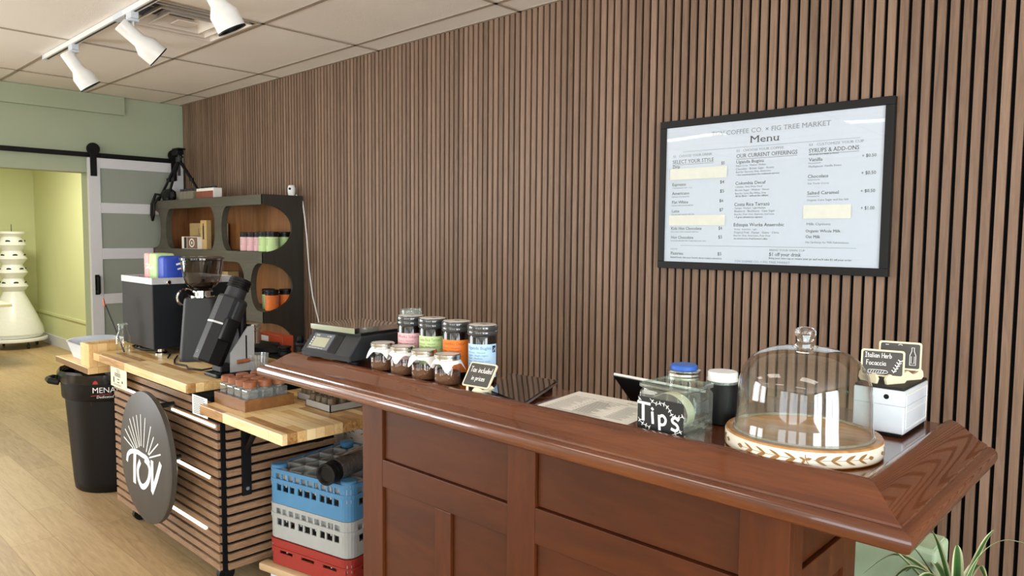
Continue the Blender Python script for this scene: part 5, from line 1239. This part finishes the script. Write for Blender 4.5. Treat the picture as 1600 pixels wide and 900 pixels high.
vine([(-.028, .075), (-.018, .068), (-.008, .066), (.002, .070), (.012, .068), (.020, .062), (.026, .054), (.030, .047), (.040, .045), (.052, .047), (.058, .051)])
vine([(-.058, .028), (-.052, .020), (-.044, .015), (-.034, .013), (-.026, .010)]); vine([(.032, .006), (.044, .011), (.056, .018)]); vine([(-.059, .066), (-.054, .072)])
obj('chalk_lettering', b, M['chalk'], tj)
b = B()
b.grid(lambda u, v: (.002+.046*math.cos(PI*.75-PI*1.25*v), -.046+.03*v+.030*u, .046+.042*math.sin(PI*.75-PI*1.25*v)), 4, 26)
obj('bank_note', b, plain('bank_note_paper', '#D8D6B8', .7, var=.2, scale=70), tj, True)

# jar with blue lid and black sleeved jar
t_ = thing('blue_lidded_jar', 'glass jar with silver band and blue plastic lid behind the tips jar', 'jar', (-.882, -1.328, BT))
b = B(); b.lathe([(0, .002), (.036, 0), (.040, .006), (.040, .088), (.036, .100), (.036, .104)], seg=32); obj('jar_glass', b, M['clear'], t_, True)
b = B(); b.lathe([(.036, .096), (.040, .097), (.0385, .102), (.040, .105), (.0385, .110), (.040, .113), (.040, .117), (.033, .119)], seg=40); obj('metal_band', b, M['tin'], t_, True)
b = B(); b.cyl((0, 0, .116), .032, .014, 32, bev=.003); obj('blue_lid', b, plain('blue_plastic', '#2E5FB8', .45), t_, True)
t_ = thing('sleeved_jar', 'dark jar in a black sleeve with white screw lid, left of the glass dome', 'jar', (-.793, -1.305, BT))
b = B(); b.lathe([(0, 0), (.034, 0), (.0375, .004), (.0375, .086), (.034, .094), (.031, .094)], seg=36); obj('black_sleeve', b, M['black'], t_, True)
b = B(); b.lathe([(.031, .088), (.032, .100), (.030, .104)], seg=36); b.lathe([(.034, .094), (.035, .097), (.033, .1)], seg=36); obj('glass_shoulder', b, M['clear_rim'], t_, True)
b = B(); b.lathe([(.033, .100), (.035, .101), (.035, .106), (.034, .107), (.034, .119), (.032, .122), (0, .1225)], seg=90, rfun=lambda a, z: 1+(.010*math.cos(30*a) if .107 < z < .12 else 0)); obj('white_lid', b, M['white'], t_, True)

# cake stand board and glass dome
DC = (-.579, -1.372); t_ = thing('cake_board', 'round wooden serving board with a white rim inlaid with brown leaves', 'serving board', (DC[0], DC[1], BT))
RB = .152
b = B(); b.lathe([(0, 0), (RB-.004, 0), (RB, .003), (RB, .0045)], seg=80); b.lathe([(RB, .0325), (RB-.002, .036), (RB-.012, .0365), (RB-.016, .034), (0, .034)], seg=80); obj('wooden_board', b, M['cake_wood'], t_, True)
b = B(); b.lathe([(RB, .0045), (RB+.0005, .006), (RB+.0005, .031), (RB, .0325)], seg=80); obj('white_band', b, plain('ivory_inlay', '#DED8C8', .5, var=.03), t_, True)
b = B(); mp = lambda u, v: ((RB+.0012)*math.cos(u), (RB+.0012)*math.sin(u), v)
c0 = math.atan2(-2.867-DC[1], -DC[0])+.05
def leaf(a, z, da, dz, w=.0042):
    n = 6
    for i in range(n):
        t0, t1 = i/n, (i+1)/n; w0 = w*math.sin(PI*t0**.8); w1 = w*math.sin(PI*t1**.8)
        b.flat([(a+da*t0-w0*.4/RB, z+dz*t0+w0), (a+da*t1-w1*.4/RB, z+dz*t1+w1), (a+da*t1+w1*.4/RB, z+dz*t1-w1), (a+da*t0+w0*.4/RB, z+dz*t0-w0)], mp)
for seg in range(3):
    cc = c0+seg*2*PI/3
    for k in range(5): leaf(cc, .018, .080*math.cos(k*2*PI/5+PI/2), .0105*math.sin(k*2*PI/5+PI/2), .0026)
    for s in (-1, 1):
        b.grid(lambda u, v, s=s, cc=cc: ((RB+.0012)*math.cos(cc+s*(.09+.80*u)), (RB+.0012)*math.sin(cc+s*(.09+.80*u)), .0175+.0008*v), 24, 1)
        for k in range(4):
            a = cc+s*(.11+.185*k); leaf(a, .018, s*.145, .0095, .0030); leaf(a, .018, s*.145, -.0095, .0030)
        leaf(cc+s*.84, .018, s*.10, 0, .0042)
obj('leaf_inlay', b, plain('brown_inlay', '#8A6430', .5), t_)
dm = thing('glass_dome', 'clear bell-shaped glass dome with a knob, covering the round board', 'glass dome', (DC[0], DC[1], BT+.0345))
pr = [(.1355, 0), (.134, .004), (.1315, .03), (.1305, .07), (.127, .105), (.1185, .13), (.104, .150), (.085, .163), (.062, .171), (.037, .175), (.016, .1765)]
b = B(); b.lathe(pr, seg=96); obj('outer_glass', b, M['clear'], dm, True)
b = B(); b.lathe([(r-.0035, z) for r, z in pr[:-1]]+[(0, .172)], seg=96); obj('inner_glass', b, M['clear'], dm, True)
b = B(); b.lathe([(.132, .001), (.136, 0), (.137, .003), (.1345, .006), (.132, .005)], seg=96); obj('thick_lip', b, M['clear_rim'], dm, True)
M['solid_glass'] = NT('solid_glass').m; _p = M['solid_glass'].node_tree.nodes['Principled BSDF']; _p.inputs['Transmission Weight'].default_value = 1; _p.inputs['Roughness'].default_value = 0.0; _p.inputs['IOR'].default_value = 1.5; _p.inputs['Base Color'].default_value = (1, 1, 1, 1)
b = B(); b.lathe([(0, .1725), (.027, .1745), (.018, .180), (.0150, .187), (.0168, .192), (.0200, .199), (.0205, .206), (.0185, .212), (.011, .2155), (0, .2165)], seg=40); obj('knob', b, M['solid_glass'], dm, True)

# label printer and the two chalk signs on it
LP = Vector((-.497, -1.065, BT)); t_ = thing('label_printer', 'white cube label printer with black top and base at the back corner of the bar', 'printer', LP)
b = B(); b.box(-.054, .052, -.092, .092, .008, .104, .004, 3); obj('printer_body', b, M['whiteplastic'], t_, True)
b = B(); b.box(-.051, .049, -.088, .088, .0, .008, .002); obj('base_plate', b, M['black'], t_)
b = B(); b.box(-.052, .050, -.090, .090, .104, .110, .002); b.box(.008, .028, .02, .045, .110, .1106); obj('top_plate', b, M['charcoal'], t_)
b = B(); b.cyl_between((.015, -.0925, .088), (.015, -.0915, .088), .0055, 20); obj('front_button', b, M['black'], t_)
b = B(); b.box(-.0542, .0525, -.0924, .0924, .0695, .0705); obj('seam_line', b, plain('seam_grey', '#A9AEB4', .5), t_)
b = B()
for a in ((.0521, .0535, -.082, -.078, .02, .094), (.0521, .0535, .078, .082, .02, .094), (.0521, .0535, -.078, .078, .092, .096), (.0521, .0535, -.078, .078, .018, .022)): b.box(*a, .0006)
b.box(.0521, .0528, -.078, .078, .055, .057); obj('side_door_outline', b, M['white'], t_)
def w2(b, m):
    hand(b, 'Italian Herb', m, -.036, .042, .0105, .0012, .88); hand(b, 'Focaccia', m, -.033, .025, .0105, .0012, .92)
    b.stroke([(.022, .010), (.028, .022), (.035, .038)], .0010, m)
    for k in range(5):
        p = (.023+.003*k, .012+.006*k); b.stroke([p, (p[0]+.005, p[1]+.003)], .0018, m); b.stroke([p, (p[0]-.004, p[1]+.004)], .0018, m)
    b.stroke([(-.028, .009), (-.026, .014), (.006, .014), (.008, .008), (-.026, .0065), (-.028, .009)], .0010, m)
    for k in range(6): b.stroke([(-.024+.005*k, .008), (-.0215+.005*k, .0125)], .0010, m)
def w3(b, m):
    b.stroke([(-.030, .056), (-.024, .056)], .0012, m); b.stroke([(-.004, .056), (.0, .058), (.004, .056)], .0012, m)
    b.stroke([(.020, .012), (.020, .034), (.0235, .044), (.0235, .052), (.0285, .052), (.0285, .044), (.032, .034), (.032, .012), (.020, .012)], .0012, m, False); b.stroke([(.023, .032), (.023, .016), (.029, .016), (.029, .032)], .0010, m, False)
chalk_sign('chalk_sign', 'front small chalkboard sign reading Italian Herb Focaccia, on the white printer', (-.504, -1.118, BT+.110), math.radians(14), .088, .060, .10, w2, 'chalk signs on the printer', .014)
chalk_sign('chalk_sign', 'rear small chalkboard sign with a drawn bottle, behind the focaccia sign', (-.490, -1.040, BT+.110), math.radians(14), .088, .064, .08, w3, 'chalk signs on the printer', .022)

# ============================================================ MENU BOARD
L = Vector((-1.293, -.015, 1.69)); mb = thing('menu_board', 'large black-framed coffee menu hanging on the slat wall', 'menu board', L)
X0, X1, Z0, Z1 = -1.772, -.815, 1.366, 2.010; f = .030
b = B(L)
for a in ((X0, X1, Z1-f, Z1), (X0, X1, Z0, Z0+f), (X0, X0+f, Z0+f, Z1-f), (X1-f, X1, Z0+f, Z1-f)): b.box(a[0], a[1], -.031, -.001, a[2], a[3], .0015)
obj('frame', b, plain('black_oak_frame', '#1A1A1A', .5, spec=.25), mb)
b = B(L); b.box(X0+f, X1-f, -.0238, -.002, Z0+f, Z1-f); obj('poster', b, M['poster'], mb)
m_ = lambda u, v: (u, -.0244, v)
bd, bg_ = B(L), B(L)
for s, x0, x1, z, cap, c in MENU_TEXT: (bd if c == 'd' else bg_).text(s, m_, x0, x1, z, cap)
for x0, x1, z in ((-1.709, -1.513, 1.8175), (-1.411, -1.159, 1.8235), (-1.115, -.931, 1.8235)): bd.flat([(x0, z), (x1, z), (x1, z+.0012), (x0, z+.0012)], m_)
for x0, x1, z in ((-1.660, -.928, 1.872), (-1.662, -.926, 1.4665)): bg_.flat([(x0, z), (x1, z), (x1, z+.0012), (x0, z+.0012)], m_)
obj('dark_print', bd, M['ink'], mb); obj('grey_print', bg_, M['inkgrey'], mb)
b = B(L); b.box(X0+f, X1-f, -.0262, -.0256, Z0+f, Z1-f); obj('glazing', b, M['plexi'], mb)
for x0, x1, z0, z1 in ((-1.720, -1.450, 1.753, 1.801), (-1.720, -1.453, 1.554, 1.598), (-1.127, -.950, 1.578, 1.630)):
    b = B(L); b.box(x0, x1, -.0272, -.0266, z0, z1); obj('tape_strip', b, M['tape'], mb)

# ============================================================ PLANTS BELOW THE BAR END
M['leaf'] = None
t = NT('striped_leaf'); at = t.new('ShaderNodeAttribute'); at.attribute_name = 'across'
c = t.ramp(at.outputs['Fac'], [(0.0, '#E4E8C8'), (0.16, '#D5DDB0'), (0.24, '#4E7A3C'), (0.5, '#3C6A34'), (0.76, '#4E7A3C'), (0.84, '#D5DDB0'), (1.0, '#E4E8C8')]); t.col(c); t.set(.4); M['leaf'] = t.m
M['pot_green'] = plain('mint_green_planter', '#C4DDBB', .6); M['soil'] = plain('potting_soil', '#2C2118', .9, var=.5, scale=80)
def leaf_obj(pts, w, parent, label=None):
    me_pts = [Vector(p) for p in pts]; n = 22; out = []
    for i in range(n+1):
        t_ = i/n*(len(me_pts)-1); k = min(int(t_), len(me_pts)-2); q = t_-k
        p0 = me_pts[max(k-1, 0)]; p1 = me_pts[k]; p2 = me_pts[k+1]; p3 = me_pts[min(k+2, len(me_pts)-1)]
        out.append(.5*((2*p1)+(p2-p0)*q+(2*p0-5*p1+4*p2-p3)*q*q+(3*p1-p0-3*p2+p3)*q**3))
    b = B(); rows = []
    for i, p in enumerate(out):
        d = (out[min(i+1, n)]-out[max(i-1, 0)]).normalized(); side = d.cross(Vector((0, 0, 1)))
        if side.length < .2: side = Vector((.7, .7, 0))
        side.normalize(); up = side.cross(d).normalized(); ww = w*(math.sin(PI*min(1, (i/n)*.82+.16)))**.7
        rows.append([b.v(p+side*ww*(j/4-1)+up*ww*.35*abs(j/4-1)) for j in range(9)])
    for A, D in zip(rows, rows[1:]):
        for j in range(8): b.f([A[j], A[j+1], D[j+1], D[j]])
    me = bpy.data.meshes.new('leaf'); b.bm.to_mesh(me); b.bm.free()
    at_ = me.attributes.new('across', 'FLOAT', 'POINT')
    for i in range(len(me.vertices)): at_.data[i].value = (i % 9)/8
    me.polygons.foreach_set('use_smooth', [True]*len(me.polygons)); me.materials.append(M['leaf'])
    o = bpy.data.objects.new('leaf', me); C.objects.link(o); o.parent = parent; return o
PL = Vector((-.40, -.80, 0))
pt = thing('spider_plant', 'spider plant with long white-edged green leaves below the right end of the bar', 'plant', PL)
b = B(); b.lathe([(0, .0), (.10, 0), (.125, .30), (.135, .50), (.135, .54), (.122, .54), (.12, .50), (0, .50)], seg=36); obj('plant_pot', b, M['white'], pt, True)
b = B(); b.cyl((0, 0, .49), .12, .03, 24); obj('soil', b, M['soil'], pt)
def WL(pts, w): leaf_obj([Vector(p)-PL if False else Vector(p) for p in pts], w, pt)
rr = random.Random(11)
base = (0, 0, .515)
for k in range(20):
    a = 2*PI*k/20+rr.uniform(-.2, .2); Ln = rr.uniform(.11, .20); up = rr.uniform(.07, .16)
    c_, s_ = math.cos(a), math.sin(a)
    WL([base, (c_*Ln*.3, s_*Ln*.3, .515+up*.8), (c_*Ln*.75, s_*Ln*.75, .515+up), (c_*Ln*1.15, s_*Ln*1.15, .515+up*.45)], rr.uniform(.009, .014))
for tip, w in (((.08, -.05, .30), .010), ((-.10, -.06, .22), .012), ((-.05, -.05, .26), .015), ((-.16, -.04, .19), .011), ((.0, -.02, .23), .016), ((.11, -.04, .17), .012), ((.06, -.08, .18), .013), ((.16, -.05, .11), .010)):
    WL([base, (tip[0]*.35, tip[1]*.35, .515+tip[2]*.5), (tip[0]*.75, tip[1]*.75, .515+tip[2]*.85), (tip[0]*1.0, tip[1]*1.0, .515+tip[2])], w)
WL([base, (.03, -.03, .68), (.08, -.05, .78), (.14, -.05, .80), (.22, -.06, .775)], .004)
b = B((-.60, -.62, 0)); b.box(-.69, -.47, -.70, -.56, 0, .665, .01, 3); b.box(-.68, -.48, -.69, -.57, .66, .668)
o = solo('planter_box', b, M['pot_green'], (-.60, -.62, 0), 'mint green rectangular planter box standing behind the spider plant at the bar end', 'planter box')
